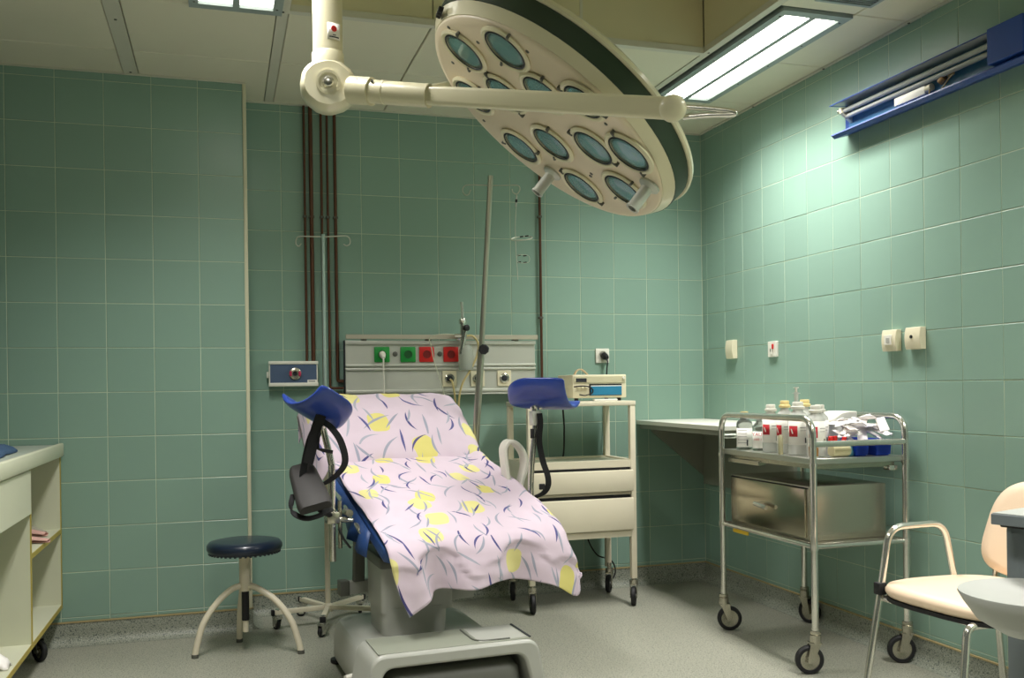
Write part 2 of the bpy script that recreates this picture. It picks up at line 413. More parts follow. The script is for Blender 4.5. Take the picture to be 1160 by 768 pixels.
us = [0.0, -0.059]+[-0.2595-T*k for k in range(0, 17)]
lay_tiles(wall_right, us, vs, lambda u, v: frame_mtx((0, u, v), (0, -1, 0), (0, 0, 1), (-1, 0, 0)))
us = [XP-0.012]+[-2.742-T*k for k in range(0, 7)]+[XL]
lay_tiles(wall_proj, us, vs, lambda u, v: frame_mtx((u, YP, v), (1, 0, 0), (0, 0, 1), (0, -1, 0)))
us = [YP+0.012, -0.14, 0.0]
lay_tiles(wall_proj, us, vs, lambda u, v: frame_mtx((XP, u, v), (0, 1, 0), (0, 0, 1), (1, 0, 0)))
struct(MB().prism([(XP-0.012, YP-0.004, 0.104), (XP+0.004, YP-0.004, 0.104), (XP+0.004, YP+0.012, 0.104), (XP-0.012, YP+0.012, 0.104)], (0, 0, H_CEIL-0.104)).done('trim_corner', M_TRIM, bevel=0.002))
# coved vinyl skirting with a beige edge strip
def skirting(name, a, b, nrm):
    a, b, n = Vector(a), Vector(b), Vector(nrm)
    prof = [(0.0, 0.10), (0.004, 0.10), (0.005, 0.06)]+[(0.005+0.04*(1-math.cos(t)), 0.0015+0.045*(1-math.sin(t))) for t in [PI/2*k/8 for k in range(9)]]+[(0.052, 0.0006), (0.0, 0.0006)]
    base = struct(MB().prism([a+n*x+Vector((0, 0, z)) for x, z in prof], b-a).done(name, M_SKIRT))
    MB().prism([a+n*x+Vector((0, 0, z)) for x, z in ((0, 0.0985), (0.007, 0.0985), (0.007, 0.1045), (0, 0.1045))], b-a).done('edge_strip', M_STRIP, base)
skirting('baseboard_back', (XP, 0, 0), (0, 0, 0), (0, -1, 0))
skirting('baseboard_right', (0, 0, 0), (0, YF, 0), (-1, 0, 0))
skirting('baseboard_projection', (XL, YP, 0), (XP, YP, 0), (0, -1, 0))
skirting('baseboard_return', (XP, YP, 0), (XP, 0, 0), (1, 0, 0))

# ------------------------------------------------------------------ suspended ceiling with raised recess
RX0, RX1, RY0, RY1, RZ = -2.39, -0.632, -3.65, -1.25, 3.0
ceiling = struct(MB().box(XL, 0.0, YF, 0.0, RZ+0.012, RZ+0.06).done('ceiling', M_RAILW))
panel_cache = {}
def ceiling_panel(x0, x1, y0, y1, z=H_CEIL, m=M_PANEL, gap=0.003, par=None, name='ceiling_panel'):
    w, h = x1-x0-2*gap, y1-y0-2*gap
    if w < 0.02 or h < 0.02: return
    key = (round(w, 3), round(h, 3), m.name)
    if key not in panel_cache:
        bm = bmesh.new(); rings = []
        for ins, zz in ((0, 0.014), (0, 0.003), (0.003, 0.0)):
            rings.append([bm.verts.new((sx*(w/2-ins), sy*(h/2-ins), zz)) for sx, sy in ((-1, -1), (1, -1), (1, 1), (-1, 1))])
        for p, q in zip(rings, rings[1:]):
            for k in range(4): bm.faces.new((p[k], q[k], q[(k+1) % 4], p[(k+1) % 4]))
        bm.faces.new(rings[0]); bm.faces.new(rings[-1][::-1])
        me = bpy.data.meshes.new(name); bm.to_mesh(me); bm.free(); me.materials.append(m); panel_cache[key] = me
    o = bpy.data.objects.new(name, panel_cache[key]); COL.objects.link(o); o.parent = par or ceiling; o.location = ((x0+x1)/2, (y0+y1)/2, z)
FIXR = [(a, b, c, d) for a, b, c, d, _ in FIXTURES]
ylines = [0.0, -0.62, -1.22, -1.80, -2.40, -3.00, -3.60, -4.20, -4.80, -5.40, -6.0, YF]
cols = [(XL, -3.65), (-3.62, -3.055), (-2.995, -2.43), (-2.39, -1.832), (-1.832, -1.232), (-1.232, -0.632), (-0.60, -0.262), (-0.262, -0.012)]
for cx0, cx1 in cols:
    for ya, yb in zip(ylines, ylines[1:]):
        inrec = cx0 >= RX0-0.01 and cx1 <= RX1+0.01 and ya <= RY1+0.1 and yb >= RY0-0.1 and ya < -1.0 and ya > RY0+0.02
        if inrec: continue
        cut = [f for f in FIXR if min(cx1, f[1])-max(cx0, f[0]) > 0.1 and min(ya, f[3])-max(yb, f[2]) > 0.1]
        if cut:
            if cut[0][0]-cx0 > 0.05: ceiling_panel(cx0, cut[0][0], yb, ya)
            continue
        ceiling_panel(cx0, cx1, yb, ya)
# wide rails and edge angles
def rail(x0, x1, y0, y1, z0=H_CEIL-0.002, z1=H_CEIL+0.012, m=M_RAILW, name='ceiling_rail'): MB().box(x0, x1, y0, y1, z0, z1).done(name, m, ceiling, smooth=0)
rail(-3.65, -3.62, YF, YP); rail(-3.055, -2.995, YF, YP); rail(-2.43, -2.39, YF, 0.0); rail(-0.632, -0.60, YF, 0.0)
rail(-0.014, 0.0, YF, 0.0, H_CEIL-0.006, H_CEIL+0.004, name='edge_angle'); rail(XP, 0.0, -0.014, 0.0, H_CEIL-0.006, H_CEIL+0.004, name='edge_angle')
rail(XL, XP, YP-0.014, YP, H_CEIL-0.006, H_CEIL+0.004, name='edge_angle')
# recess cheeks: cream boards, each its own piece, with a pale ledge along the bottom
xs = [RX0, -1.832, -1.202, RX1]
for a, b in zip(xs, xs[1:]):
    MB().box(a+0.002, b-0.002, RY1, RY1+0.012, H_CEIL+0.012, RZ, bev=0.0015, seg=1).done('recess_board', M_CREAM, ceiling, smooth=0)
    MB().box(a+0.002, b-0.002, RY0-0.012, RY0, H_CEIL+0.012, RZ, bev=0.0015, seg=1).done('recess_board', M_CREAM, ceiling, smooth=0)
ysr = [RY0, -3.05, -2.45, -1.85, RY1]
for a, b in zip(ysr, ysr[1:]):
    MB().box(RX1, RX1+0.012, a+0.002, b-0.002, H_CEIL+0.012, RZ, bev=0.0015, seg=1).done('recess_board', M_CREAM, ceiling, smooth=0)
    MB().box(RX0-0.012, RX0, a+0.002, b-0.002, H_CEIL+0.012, RZ, bev=0.0015, seg=1).done('recess_board', M_CREAM, ceiling, smooth=0)
rail(RX0, RX1, RY1-0.004, RY1+0.03, H_CEIL-0.004, H_CEIL+0.022, name='recess_ledge'); rail(RX0, RX1, RY0-0.03, RY0+0.004, H_CEIL-0.004, H_CEIL+0.022, name='recess_ledge')
rail(RX1-0.004, RX1+0.012, RY0, RY1, H_CEIL-0.004, H_CEIL+0.022, name='recess_ledge'); rail(RX0-0.012, RX0+0.004, RY0, RY1, H_CEIL-0.004, H_CEIL+0.022, name='recess_ledge')
for xj in (-1.202,): rail(xj-0.006, xj+0.006, RY1-0.003, RY1, H_CEIL+0.022, RZ, name='recess_joint')
for a, b in zip(xs, xs[1:]):
    for c, d in zip(ysr, ysr[1:]): ceiling_panel(a, b, c, d, RZ-0.003, M_CREAM)
# small screws on the rails
for (x, y) in ((-3.025, -0.98), (-3.025, -0.33), (-2.41, -1.23), (-0.616, -1.26), (-0.007, -0.6), (-0.007, -1.22), (-0.007, -1.80)):
    MB().lathe([(0.006, 0), (0.005, -0.003), (0, -0.0035)], (x, y, H_CEIL-0.0018 if x < -0.1 else H_CEIL-0.006), (0, 0, 1), 10).done('screw', M_GREYD, ceiling)

# fluorescent fixtures
def fixture(x0, x1, y0, y1, label, shown):
    t = thing('ceiling_light', label, 'ceiling light', ((x0+x1)/2, (y0+y1)/2, H_CEIL), 'recessed ceiling fluorescents')
    fr = 0.034; z0, z1 = H_CEIL-0.010, H_CEIL+0.004
    b = MB(); b.box(x0, x0+fr, y0, y1, z0, z1); b.box(x1-fr, x1, y0, y1, z0, z1); b.box(x0+fr, x1-fr, y0, y0+fr+0.01, z0, z1); b.box(x0+fr, x1-fr, y1-fr-0.01, y1, z0, z1)
    b.done('frame', M_FIXF, t, smooth=0)
    xm = (x0+x1)/2
    MB().box(xm-0.012, xm+0.012, y0+fr+0.01, y1-fr-0.01, z0-0.002, z1).done('divider', M_FIXF, t, smooth=0)
    for a, c in ((x0+fr, xm-0.012), (xm+0.012, x1-fr)):
        MB().box(a, c, y0+fr+0.01, y1-fr-0.01, H_CEIL+0.002, H_CEIL+0.008).done('diffuser', M_DIFF, t, smooth=0)
    if shown:
        for k in range(5):
            y = y0+0.06+(y1-y0-0.12)*k/4
            for x in (x0+0.02, x1-0.02): MB().lathe([(0.005, 0), (0.004, -0.002), (0, -0.0025)], (x, y, z0), (0, 0, 1), 8).done('screw', M_GREYD, t)
    MB().box(x0+0.02, x1-0.02, y0+0.02, y1-0.02, H_CEIL+0.010, H_CEIL+0.09).done('housing', M_FIXF, t, smooth=0)
labs = ['long recessed fluorescent ceiling light near the right wall, two glowing strips', 'recessed ceiling light cut by the top edge left of the lamp column',
        'recessed fluorescent light behind the viewer near the right wall', 'recessed fluorescent light behind the viewer on the left']
for i, (x0, x1, y0, y1, _) in enumerate(FIXTURES): fixture(x0, x1, y0, y1, labs[i], i < 2)
# air grille beyond the right light
t = thing('air_vent', 'dark slatted air grille in ceiling at the top right edge', 'vent', (-0.40, -1.98, H_CEIL))
MB().box(-0.50, -0.27, -2.06, -1.905, H_CEIL-0.006, H_CEIL-0.002).done('backing', M_GREYD, t, smooth=0)
b = MB(); b.box(-0.51, -0.26, -2.07, -2.05, H_CEIL-0.010, H_CEIL-0.002); b.box(-0.51, -0.26, -1.912, -1.897, H_CEIL-0.010, H_CEIL-0.002); b.box(-0.51, -0.495, -2.05, -1.912, H_CEIL-0.010, H_CEIL-0.002); b.box(-0.275, -0.26, -2.05, -1.912, H_CEIL-0.010, H_CEIL-0.002)
b.done('frame', M_FIXF, t, smooth=0)
for k in range(8): MB().box(-0.49, -0.28, -2.040+k*0.016, -2.036+k*0.016, H_CEIL-0.010, H_CEIL-0.005).done('slat', M_FIXF, t, smooth=0)

# ------------------------------------------------------------------ copper pipes on the back wall
def pipe(pts, r, label, clips=()):
    t = thing('copper_pipe', label, 'pipe', (pts[0][0], pts[0][1], min(p[2] for p in pts)), 'copper gas pipes on the back wall')
    MB().tube(fillet(pts, 0.03), r, 12).done('tube', M_COPPER, t, smooth=60)
    for z in clips: MB().box(pts[0][0]-r-0.004, pts[0][0]+r+0.004, -0.030, -0.002, z-0.006, z+0.006, bev=0.002, seg=1).done('clip', M_GREYD, t, smooth=0)
PT = H_CEIL-0.008
pipe([(-2.240, -0.022, PT), (-2.240, -0.022, 1.268)], 0.0065, 'copper pipe leftmost of the five behind the lamp column, ending at blue box', (2.0,))
pipe([(-2.208, -0.022, PT), (-2.208, -0.022, 1.268)], 0.0105, 'thickest copper pipe, second from left, running down to the blue box', (2.0,))
pipe([(-2.156, -0.022, PT), (-2.156, -0.022, 1.098), (-2.058, -0.022, 1.098)], 0.0065, 'thin copper pipe in the middle of five, bending low behind the blue box', (2.0,))
pipe([(-2.126, -0.022, PT), (-2.126, -0.022, 1.13), (-2.09, -0.022, 1.13), (-2.058, -0.022, 1.13)], 0.0065, 'thin copper pipe fourth from left, straight behind the drip stand pole', (2.0,))
pipe([(-2.088, -0.022, PT), (-2.088, -0.022, 1.165), (-2.058, -0.022, 1.165)], 0.0085, 'rightmost of the five copper pipes, elbowing into the bedhead panel', (2.0,))
pipe([(-0.990, -0.022, PT), (-0.990, -0.022, 1.10), (-1.036, -0.022, 1.10)], 0.0075, 'lone copper pipe right of the bedhead panel under the lamp disc', (2.05, 1.5))

# ================================================================== SURGICAL LAMP
LC = Vector((-1.6884, -2.2027, 1.9307)); LN = Vector((-0.61836, 0.04385, -0.78467)).normalized()
LA = LN.cross(Vector((0, 0, 1))).normalized(); LB = LN.cross(LA)
def on_face(a, b, t=0.0): return LC+LA*a+LB*b+LN*t
JC = Vector((-2.336, -2.101, 2.027))        # elbow joint of the lamp arm
t = thing('surgical_lamp', 'big tilted cream surgical lamp disc with many round lenses on ceiling column', 'surgical lamp', (JC.x, JC.y, 3.0-0.003))
# drop column
MB().cyl((JC.x, JC.y, JC.z+0.05), (JC.x, JC.y, 2.990), 0.044, 32).lathe([(0.0475, 0), (0.0475, 0.05), (0.044, 0.055)], (JC.x, JC.y, JC.z+0.045), (0, 0, 1), 32).done('column', M_LAMP, t, smooth=50)
MB().lathe([(0.05, 0), (0.09, -0.0), (0.09, 0.02), (0.05, 0.05)], (JC.x+0.045, JC.y, 2.94), (0, 0, 1), 32).done('ceiling_flange', M_LAMP, t)
# sticker on the column, curved to its surface
vd = (Vector((-2.649, -5.045, 0))-Vector((JC.x, JC.y, 0))).normalized(); ang0 = math.atan2(vd.y, vd.x)
def curved(parent, name, m, cxx, cyy, r, a0, a1, z0, z1, n=8):
    P = [[(cxx+r*math.cos(a0+(a1-a0)*j/n), cyy+r*math.sin(a0+(a1-a0)*j/n), z) for j in range(n+1)] for z in (z0, z1)]
    return MB().grid(P).done(name, m, parent, solid=0.0006)
zs = JC.z+0.128
st = curved(t, 'sticker', M_LABEL, JC.x, JC.y, 0.0446, ang0-0.02, ang0+0.92, zs, zs+0.048)
dn = Vector((math.cos(ang0+0.42), math.sin(ang0+0.42), 0))
MB().lathe([(0.009, 0), (0.009, 0.001), (0, 0.001)], Vector((JC.x, JC.y, zs+0.031))+dn*0.0449, dn, 16).done('red_dot', M_RED, st)
curved(st, 'printed_line', M_INK, JC.x, JC.y, 0.0451, ang0+0.10, ang0+0.80, zs+0.005, zs+0.0085); curved(st, 'printed_line', M_INK, JC.x, JC.y, 0.0451, ang0+0.34, ang0+0.56, zs+0.0115, zs+0.014)
# elbow: six sided drum facing the viewer
jd = (Vector((-2.649, -5.045, 1.12))-JC); jd.z *= 0.2; jd.normalize()
jx = jd.cross(Vector((0, 0, 1))).normalized()*-1; jz = Vector((0, 0, 1))
def drum(r, rot): return [(r*math.cos(rot+k*PI/3), r*math.sin(rot+k*PI/3)) for k in range(6)]
prof = []
for k in range(6):
    a0 = 0.35+k*PI/3
    for q in (-0.30, -0.1, 0.1, 0.30): prof.append((0.082*math.cos(a0+q), 0.076*math.sin(a0+q)))
b = MB()
rings = [[b.bm.verts.new(JC+jx*x*s+jz*y*s+jd*d) for x, y in prof] for s, d in ((0.86, -0.065), (1.0, -0.05), (1.0, 0.03), (0.84, 0.052))]
for p, q in zip(rings, rings[1:]):
    for k in range(len(prof)): b.bm.faces.new((p[k], p[(k+1) % len(prof)], q[(k+1) % len(prof)], q[k]))
b.bm.faces.new(rings[0][::-1]); b.bm.faces.new(rings[-1])
jt = b.done('elbow_joint', M_LAMP, t, smooth=50)
MB().lathe([(0.036, 0), (0.036, 0.006), (0.028, 0.006), (0.027, 0.002), (0.0, 0.002)], JC+jd*0.051, jd, 28).done('cap_ring', M_LAMP, jt)
MB().lathe([(0.017, 0.0), (0.017, 0.008), (0.012, 0.014), (0, 0.016)], JC+jd*0.053, jd, 24).done('glass_button', M_CHROME, jt)
# arm: sleeve, then the near and far bars of the fork
A0 = Vector((-2.273, -2.142, 2.009)); A1 = Vector((-2.080, -2.287, 1.966)); AE = Vector((-1.553, -2.813, 1.822))
MB().cyl(A0, A0+(A1-A0)*0.28, 0.041, 28).done('arm_sleeve', M_LAMP, t)
MB().cyl(A0+(A1-A0)*0.25, A1+(A1-A0)*0.05, 0.034, 28).lathe([(0.0355, 0), (0.0355, 0.012)], A0+(A1-A0)*0.42, A1-A0, 28).done('arm_tube', M_LAMP, t)
for px in (0.06, 0.26): MB().cyl(A0+(A1-A0)*px+Vector((0, -0.035, 0.018)), A0+(A1-A0)*px+Vector((0, -0.040, 0.021)), 0.004, 8).done('bolt', M_GREYD, t)
def bar(p, q, h0, h1, th, name):
    d = (q-p).normalized(); n = d.cross(Vector((0, 0, 1))).normalized(); u = n.cross(d)
    b = MB(); rings = []
    N = 10
    for k in range(N+1):
        f = k/N; c = p+(q-p)*f; h = h0+(h1-h0)*f
        if k == 0: h *= 0.9
        sec = rounded_rect(th, h, min(th, h)*0.32, 3)
        rings.append([b.bm.verts.new(c+n*x+u*y) for x, y in sec])
    for r_, s_ in zip(rings, rings[1:]):
        for k in range(len(r_)): b.bm.faces.new((r_[k], r_[(k+1) % len(r_)], s_[(k+1) % len(r_)], s_[k]))
    b.bm.faces.new(rings[0][::-1]); b.bm.faces.new(rings[-1])
    return b.done(name, M_LAMP, t, smooth=50)
bar(A1-(A1-A0)*0.06, AE, 0.054, 0.056, 0.034, 'fork_bar')
PF = on_face(-0.40, 0.27, -0.07)                                       # near pivot on the rim of the head
PB = on_face(0.41, -0.26, -0.07)                                       # far pivot
ax = (PF-PB).normalized()
PBo = PB-ax*0.13
bar(A1-(A1-A0)*0.10+Vector((0.0, 0.015, 0.0)), PBo, 0.050, 0.045, 0.03, 'fork_bar')
MB().lathe([(0.016, 0), (0.016, 0.16)], PB+ax*0.02, -ax, 20).done('pivot_pin', M_LAMP, t)
KE = (Vector((-2.649, -5.045, 1.12))-AE).normalized()
MB().cyl(AE-KE*0.20, AE, 0.018, 20).done('pivot_pin', M_LAMP, t)
MB().lathe([(0.030, -0.045), (0.034, -0.04), (0.0345, 0.02), (0.030, 0.034), (0.018, 0.042), (0.0, 0.044)], AE+Vector((-2.644, -5.036, 1.123))*0, KE, 28).done('pivot_knob', M_LAMP, t)
# chrome guide handle beyond the knob
h0 = Vector((-1.532, -2.820, 1.826)); h1 = Vector((-1.431, -2.894, 1.797)); h2 = Vector((-1.528, -2.821, 1.799))
MB().tube(smooth_path([h0, h0+(h1-h0)*0.6+Vector((0, 0, 0.004)), h1+Vector((0, 0, 0.004)), h1+Vector((0.004, 0, -0.003)), h2+(h1-h2)*0.55, h2], 6), 0.007, 10).done('guide_handle', M_CHROME, t, smooth=60)
# lamp head: face plate, cream bezel, dark band, back shell
SEG = 72
cx_axis = -LN
MB().lathe([(0.0, -0.004), (0.405, -0.004), (0.424, 0.0), (0.4288, 0.006), (0.4288, 0.012), (0.424, 0.014), (0.405, 0.010), (0.0, 0.010)], LC, cx_axis, SEG).done('face_plate', M_LFACE, t, smooth=50)
MB().lathe([(0.424, 0.010), (0.432, 0.009), (0.4546, 0.0388), (0.450, 0.042), (0.40, 0.042)], LC, cx_axis, SEG, caps=False).done('bezel', M_LAMP, t, smooth=30)
MB().lathe([(0.44, 0.040), (0.4565, 0.040), (0.464, 0.094), (0.44, 0.098)], LC, cx_axis, SEG, caps=False).done('side_band', M_LGREEN, t, smooth=30)
MB().lathe([(0.44, 0.094), (0.470, 0.094), (0.474, 0.100), (0.470, 0.112), (0.40, 0.150), (0.25, 0.180), (0.0, 0.190)], LC, cx_axis, SEG, caps=False).done('back_shell', M_LAMP, t, smooth=40)
lens = [(-0.046, -0.322), (-0.262, -0.222), (0.198, -0.231), (0.001, -0.153), (-0.200, -0.066), (-0.345, 0.030), (0.277, -0.010), (0.062, 0.054), (-0.140, 0.148), (-0.282, 0.226), (0.185, 0.225), (-0.040, 0.312)]
for i, (a, b_) in enumerate(lens):
    c = on_face(a, b_, 0.0); R_ = 0.082 if i not in (5,) else 0.074
    lr = MB().lathe([(R_, 0.003), (R_+0.004, 0.010), (R_-0.003, 0.016), (R_-0.010, 0.014), (R_-0.014, 0.006), (R_-0.014, 0.003)], c, LN, 36, caps=False).done('lens_ring', M_LAMP, t)
    MB().lathe([(R_-0.012, 0.0125), (R_-0.016, 0.0150), (R_-0.018, 0.0125)], c, LN, 36, caps=False).done('gasket', M_INK, lr)
    MB().lathe([(R_-0.014, 0.0055), (R_*0.6, 0.0105), (R_*0.3, 0.0120), (0.0, 0.0125)], c, LN, 36, caps=False).done('lens', M_LGLASS, lr, solid=0.002)
    MB().lathe([(R_-0.016, 0.0048), (R_*0.7, 0.0044), (0.0, 0.0042)], c, LN, 36, caps=False).done('reflector', M_REFL, lr)
    th = random.uniform(0, PI)
    for s in (0, PI):
        d = LA*math.cos(th+s)+LB*math.sin(th+s); e = LN.cross(d)
        MB().box(-0.010, 0.010, -0.004, 0.004, 0.004, 0.018, bev=0.0015, seg=1, mtx=frame_mtx(c+d*(R_+0.001), d, e, LN)).done('clip', M_GREYD, lr)
for (a, b_) in ((0.13, 0.33), (0.33, 0.14)):
    pass
# two sterile handles
for base in (on_face(0.279, 0.127), on_face(-0.195, 0.343)):
    ln = 0.090
    h = MB().lathe([(0.034, 0.004), (0.034, 0.010), (0.026, 0.016), (0.019, 0.020), (0.019, ln), (0.021, ln), (0.021, ln+0.006), (0.014, ln+0.006), (0.014, ln-0.02), (0, ln-0.02)], base, LN, 28).done('sterile_handle', M_ALU, t)
    MB().lathe([(0.0135, 0), (0.0, 0.0)], base+LN*(ln-0.018), LN, 20, caps=False).done('handle_bore', M_BLACK, h)
# vents and screws on the face
for (a, b_) in ((0.02, -0.385), (-0.10, -0.395), (-0.16, -0.30), (0.10, -0.34), (-0.34, -0.17), (0.33, -0.16), (-0.32, 0.12), (0.02, 0.385), (-0.03, -0.06), (-0.06, -0.055), (0.05, 0.21), (0.07, 0.215), (-0.36, 0.06), (0.14, 0.07)):
    MB().lathe([(0.0065, 0.0042), (0.005, 0.0062), (0, 0.0066)], on_face(a, b_), LN, 10).done('screw', M_GREYD, t)
sp = on_face(-0.09, -0.432, -0.020)
sn = (on_face(-0.09, -0.452, -0.02)-on_face(-0.09, -0.40, -0.02)+LN*0.02).normalized()
for k, dz in enumerate((-0.022, 0.0, 0.020)): MB().lathe([(0.010, 0), (0.009, 0.014), (0, 0.016)], sp+LA*dz+sn*0.004, sn, 14).done('switch_knob', M_BLACK, t)

# ================================================================== THINGS ON THE BACK WALL
# blue suction box
t = thing('gas_outlet_box', 'small slate blue wall box with cream rails and round red and grey outlet', 'outlet box', (-2.309, -0.03, 1.14))
X0, X1, ZA, ZB = -2.428, -2.190, 1.142, 1.268
MB().box(X0, X1, -0.058, -0.001, ZA, ZB, bev=0.003).done('case', M_WHITEP, t)
pf = MB().box(X0+0.006, X1-0.006, -0.061, -0.056, ZA+0.018, ZB-0.017, bev=0.001, seg=1).done('front_panel', M_PANELBLUE, t)
for za, zb in ((ZA, ZA+0.018), (ZB-0.016, ZB)): MB().box(X0-0.002, X1+0.002, -0.066, -0.055, za, zb, bev=0.003).done('rail', M_WHITEP, t)
MB().box(X1-0.052, X1-0.006, -0.0625, -0.060, ZA+0.016, ZA+0.032, bev=0.0008, seg=1).done('name_plate', M_LABEL, t)
MB().box(X1-0.046, X1-0.014, -0.0630, -0.0620, ZA+0.022, ZA+0.026).done('printed_line', M_INK, t)
oc = Vector((-2.302, -0.061, 1.205))
ot = MB().lathe([(0.030, 0), (0.030, 0.010), (0.026, 0.013), (0.012, 0.013), (0.012, 0.006), (0, 0.006)], oc, (0, -1, 0), 32).done('outlet', M_STEEL, t)
for s0 in (-0.55, PI-0.55):
    P = []
    for rr in (0.017, 0.0285): P.append([(oc.x+rr*math.cos(s0+1.1*k/8), oc.y-0.0138, oc.z+rr*math.sin(s0+1.1*k/8)) for k in range(9)])
    MB().grid(P).done('red_mark', mat('crimson_print', (190, 34, 84), 0.5), ot, solid=0.001)
MB().lathe([(0.0115, 0), (0, 0)], oc+Vector((0, -0.0065, 0)), (0, -1, 0), 20, caps=False).done('bore', M_BLACK, ot)
MB().box(X0-0.010, X0, -0.04, -0.02, 1.185, 1.215, bev=0.002, seg=1).done('side_lug', M_WHITEP, t)

# bedhead supply panel
t = thing('bedhead_panel', 'long aluminium bedhead supply panel with green, red and beige sockets', 'supply panel', (-1.546, -0.03, 1.088))
BX0, BX1, BZ0, BZ1 = -2.052, -1.038, 1.088, 1.372
MB().box(BX0, BX1, -0.050, -0.001, BZ0, BZ1, bev=0.002, seg=1).done('body', M_ALU, t)
for za, zb, d in ((1.352, 1.372, 0.062), (1.238, 1.250, 0.060), (1.218, 1.230, 0.060), (1.102, 1.118, 0.062), (1.088, 1.096, 0.058)):
    MB().box(BX0, BX1+0.002, -d, -0.048, za, zb, bev=0.003).done('profile_rib', M_ALU, t)
MB().box(BX0-0.004, BX0, -0.056, -0.001, BZ0-0.002, BZ1+0.001, bev=0.001, seg=1).done('end_cap', M_INK, t)
MB().box(BX0+0.002, BX1+0.012, -0.074, -0.064, 1.378, 1.402, bev=0.002, seg=1).done('equipment_rail', mat('rail_steel', (190, 184, 166), 0.4, metal=0.4), t)
for x in (-1.955, -1.62, -1.145): MB().box(x-0.011, x+0.011, -0.066, -0.004, 1.370, 1.380, bev=0.001, seg=1).done('rail_bracket', M_GREYD, t)
def socket(x, z, m, w=0.080):
    s = MB().box(x-w/2, x+w/2, -0.060, -0.049, z-w/2, z+w/2, bev=0.005, seg=2).done('socket', m, t)
    MB().lathe([(0.021, 0.0), (0.021, 0.003), (0.0185, 0.003), (0.0175, -0.004), (0, -0.004)], (x, -0.0605, z), (0, -1, 0), 28).done('socket_well', mat(m.name+'_well', tuple(int(255*min(1, c**0.45)) for c in (m.node_tree.nodes['Mix'].inputs[6].default_value[0]*0.35, m.node_tree.nodes['Mix'].inputs[6].default_value[1]*0.35, m.node_tree.nodes['Mix'].inputs[6].default_value[2]*0.35)), 0.5), s)
    b = MB()
    for dx in (-0.0095, 0.0095): b.cyl((x+dx, -0.0568, z), (x+dx, -0.0572, z), 0.003, 8)
    b.done('contact_hole', M_BLACK, s)
    return s
for x, m in ((-1.865, M_GREEN), (-1.730, M_GREEN), (-1.632, M_RED), (-1.503, M_RED)): socket(x, 1.300, m)
for x in (-1.797, -1.562): MB().lathe([(0.013, 0), (0.013, 0.006), (0.008, 0.007), (0.006, 0.012), (0, 0.012)], (x, -0.050, 1.302), (0, -1, 0), 20).done('earth_stud', M_GREYD, t)
def gas_outlet(x, z):
    o = MB().box(x-0.038, x+0.038, -0.058, -0.049, z-0.042, z+0.042, bev=0.002, seg=1).done('gas_outlet', M_BEIGE, t)
    MB().lathe([(0.026, 0), (0.026, 0.006), (0.022, 0.008), (0.020, 0.002), (0.0, 0.002)], (x, -0.058, z), (0, -1, 0), 28).done('outlet_ring', M_CHROME, o)
    MB().lathe([(0.016, 0), (0.015, 0.010), (0.008, 0.012), (0, 0.012)], (x, -0.060, z), (0, -1, 0), 20).done('outlet_core', M_INK, o)
for x in (-1.512, -1.360, -1.213): gas_outlet(x, 1.172)

# grey plug with hanging cord
t = thing('power_plug', 'pale grey plug and cord in the first green socket of the bedhead panel', 'plug', (-1.865, -0.07, 1.08))
MB().lathe([(0.016, 0), (0.017, 0.01), (0.013, 0.03), (0.008, 0.045), (0, 0.046)], (-1.865, -0.062, 1.303), (0, -1, -0.55), 18).done('plug_body', M_WHITEP, t)
MB().tube(smooth_path([(-1.865, -0.098, 1.283), (-1.8655, -0.104, 1.262), (-1.866, -0.098, 1.235), (-1.862, -0.088, 1.16), (-1.860, -0.086, 1.06), (-1.850, -0.10, 0.93)], 6), 0.0042, 8).done('cord', M_WHITEP, t, smooth=60)

# oxygen flowmeter with humidifier hung on the equipment rail
fx, fy = -1.452, -0.115
M_FROST = mat('cloudy_plastic', (214, 220, 208), 0.15, trans=0.6, ior=1.2, var=0.02)
t = thing('oxygen_flowmeter', 'chrome oxygen flowmeter with clear bottle hanging on the bedhead panel rail', 'flowmeter', (fx, fy, 1.22))
MB().box(fx-0.03, fx+0.006, -0.112, -0.075, 1.372, 1.402, bev=0.003).done('rail_clamp', M_CHROME, t)
MB().cyl((fx, fy, 1.335), (fx, fy, 1.475), 0.014, 18).lathe([(0.02, 0), (0.021, 0.02), (0.017, 0.028)], (fx, fy, 1.455), (0, 0, 1), 20).cyl((fx-0.045, fy, 1.395), (fx+0.02, fy, 1.395), 0.011, 14).cyl((fx-0.012, fy-0.004, 1.30), (fx+0.012, fy-0.012, 1.42), 0.012, 14).done('valve_body', M_CHROME, t)
MB().lathe([(0.016, 0), (0.017, 0.014), (0.012, 0.018), (0, 0.018)], (fx+0.012, fy-0.014, 1.434), (0.5, -1, 0.1), 18).done('control_knob', M_BLACK, t)
MB().cyl((fx, fy, 1.478), (fx-0.004, fy, 1.570), 0.0085, 16, 0.0075).done('flow_tube', M_FROST, t)
MB().lathe([(0.0, 0), (0.036, 0.0), (0.038, 0.01), (0.038, 0.105), (0.030, 0.122), (0.024, 0.128), (0.024, 0.135), (0, 0.135)], (fx+0.018, fy+0.008, 1.215), (0, 0, 1), 28).done('humidifier_bottle', M_FROST, t)
MB().lathe([(0.0, 0), (0.033, 0), (0.033, 0.04), (0, 0.04)], (fx+0.018, fy+0.008, 1.2175), (0, 0, 1), 24).done('water', mat('water', (220, 232, 228), 0.02, trans=0.95, ior=1.15, var=0), t)
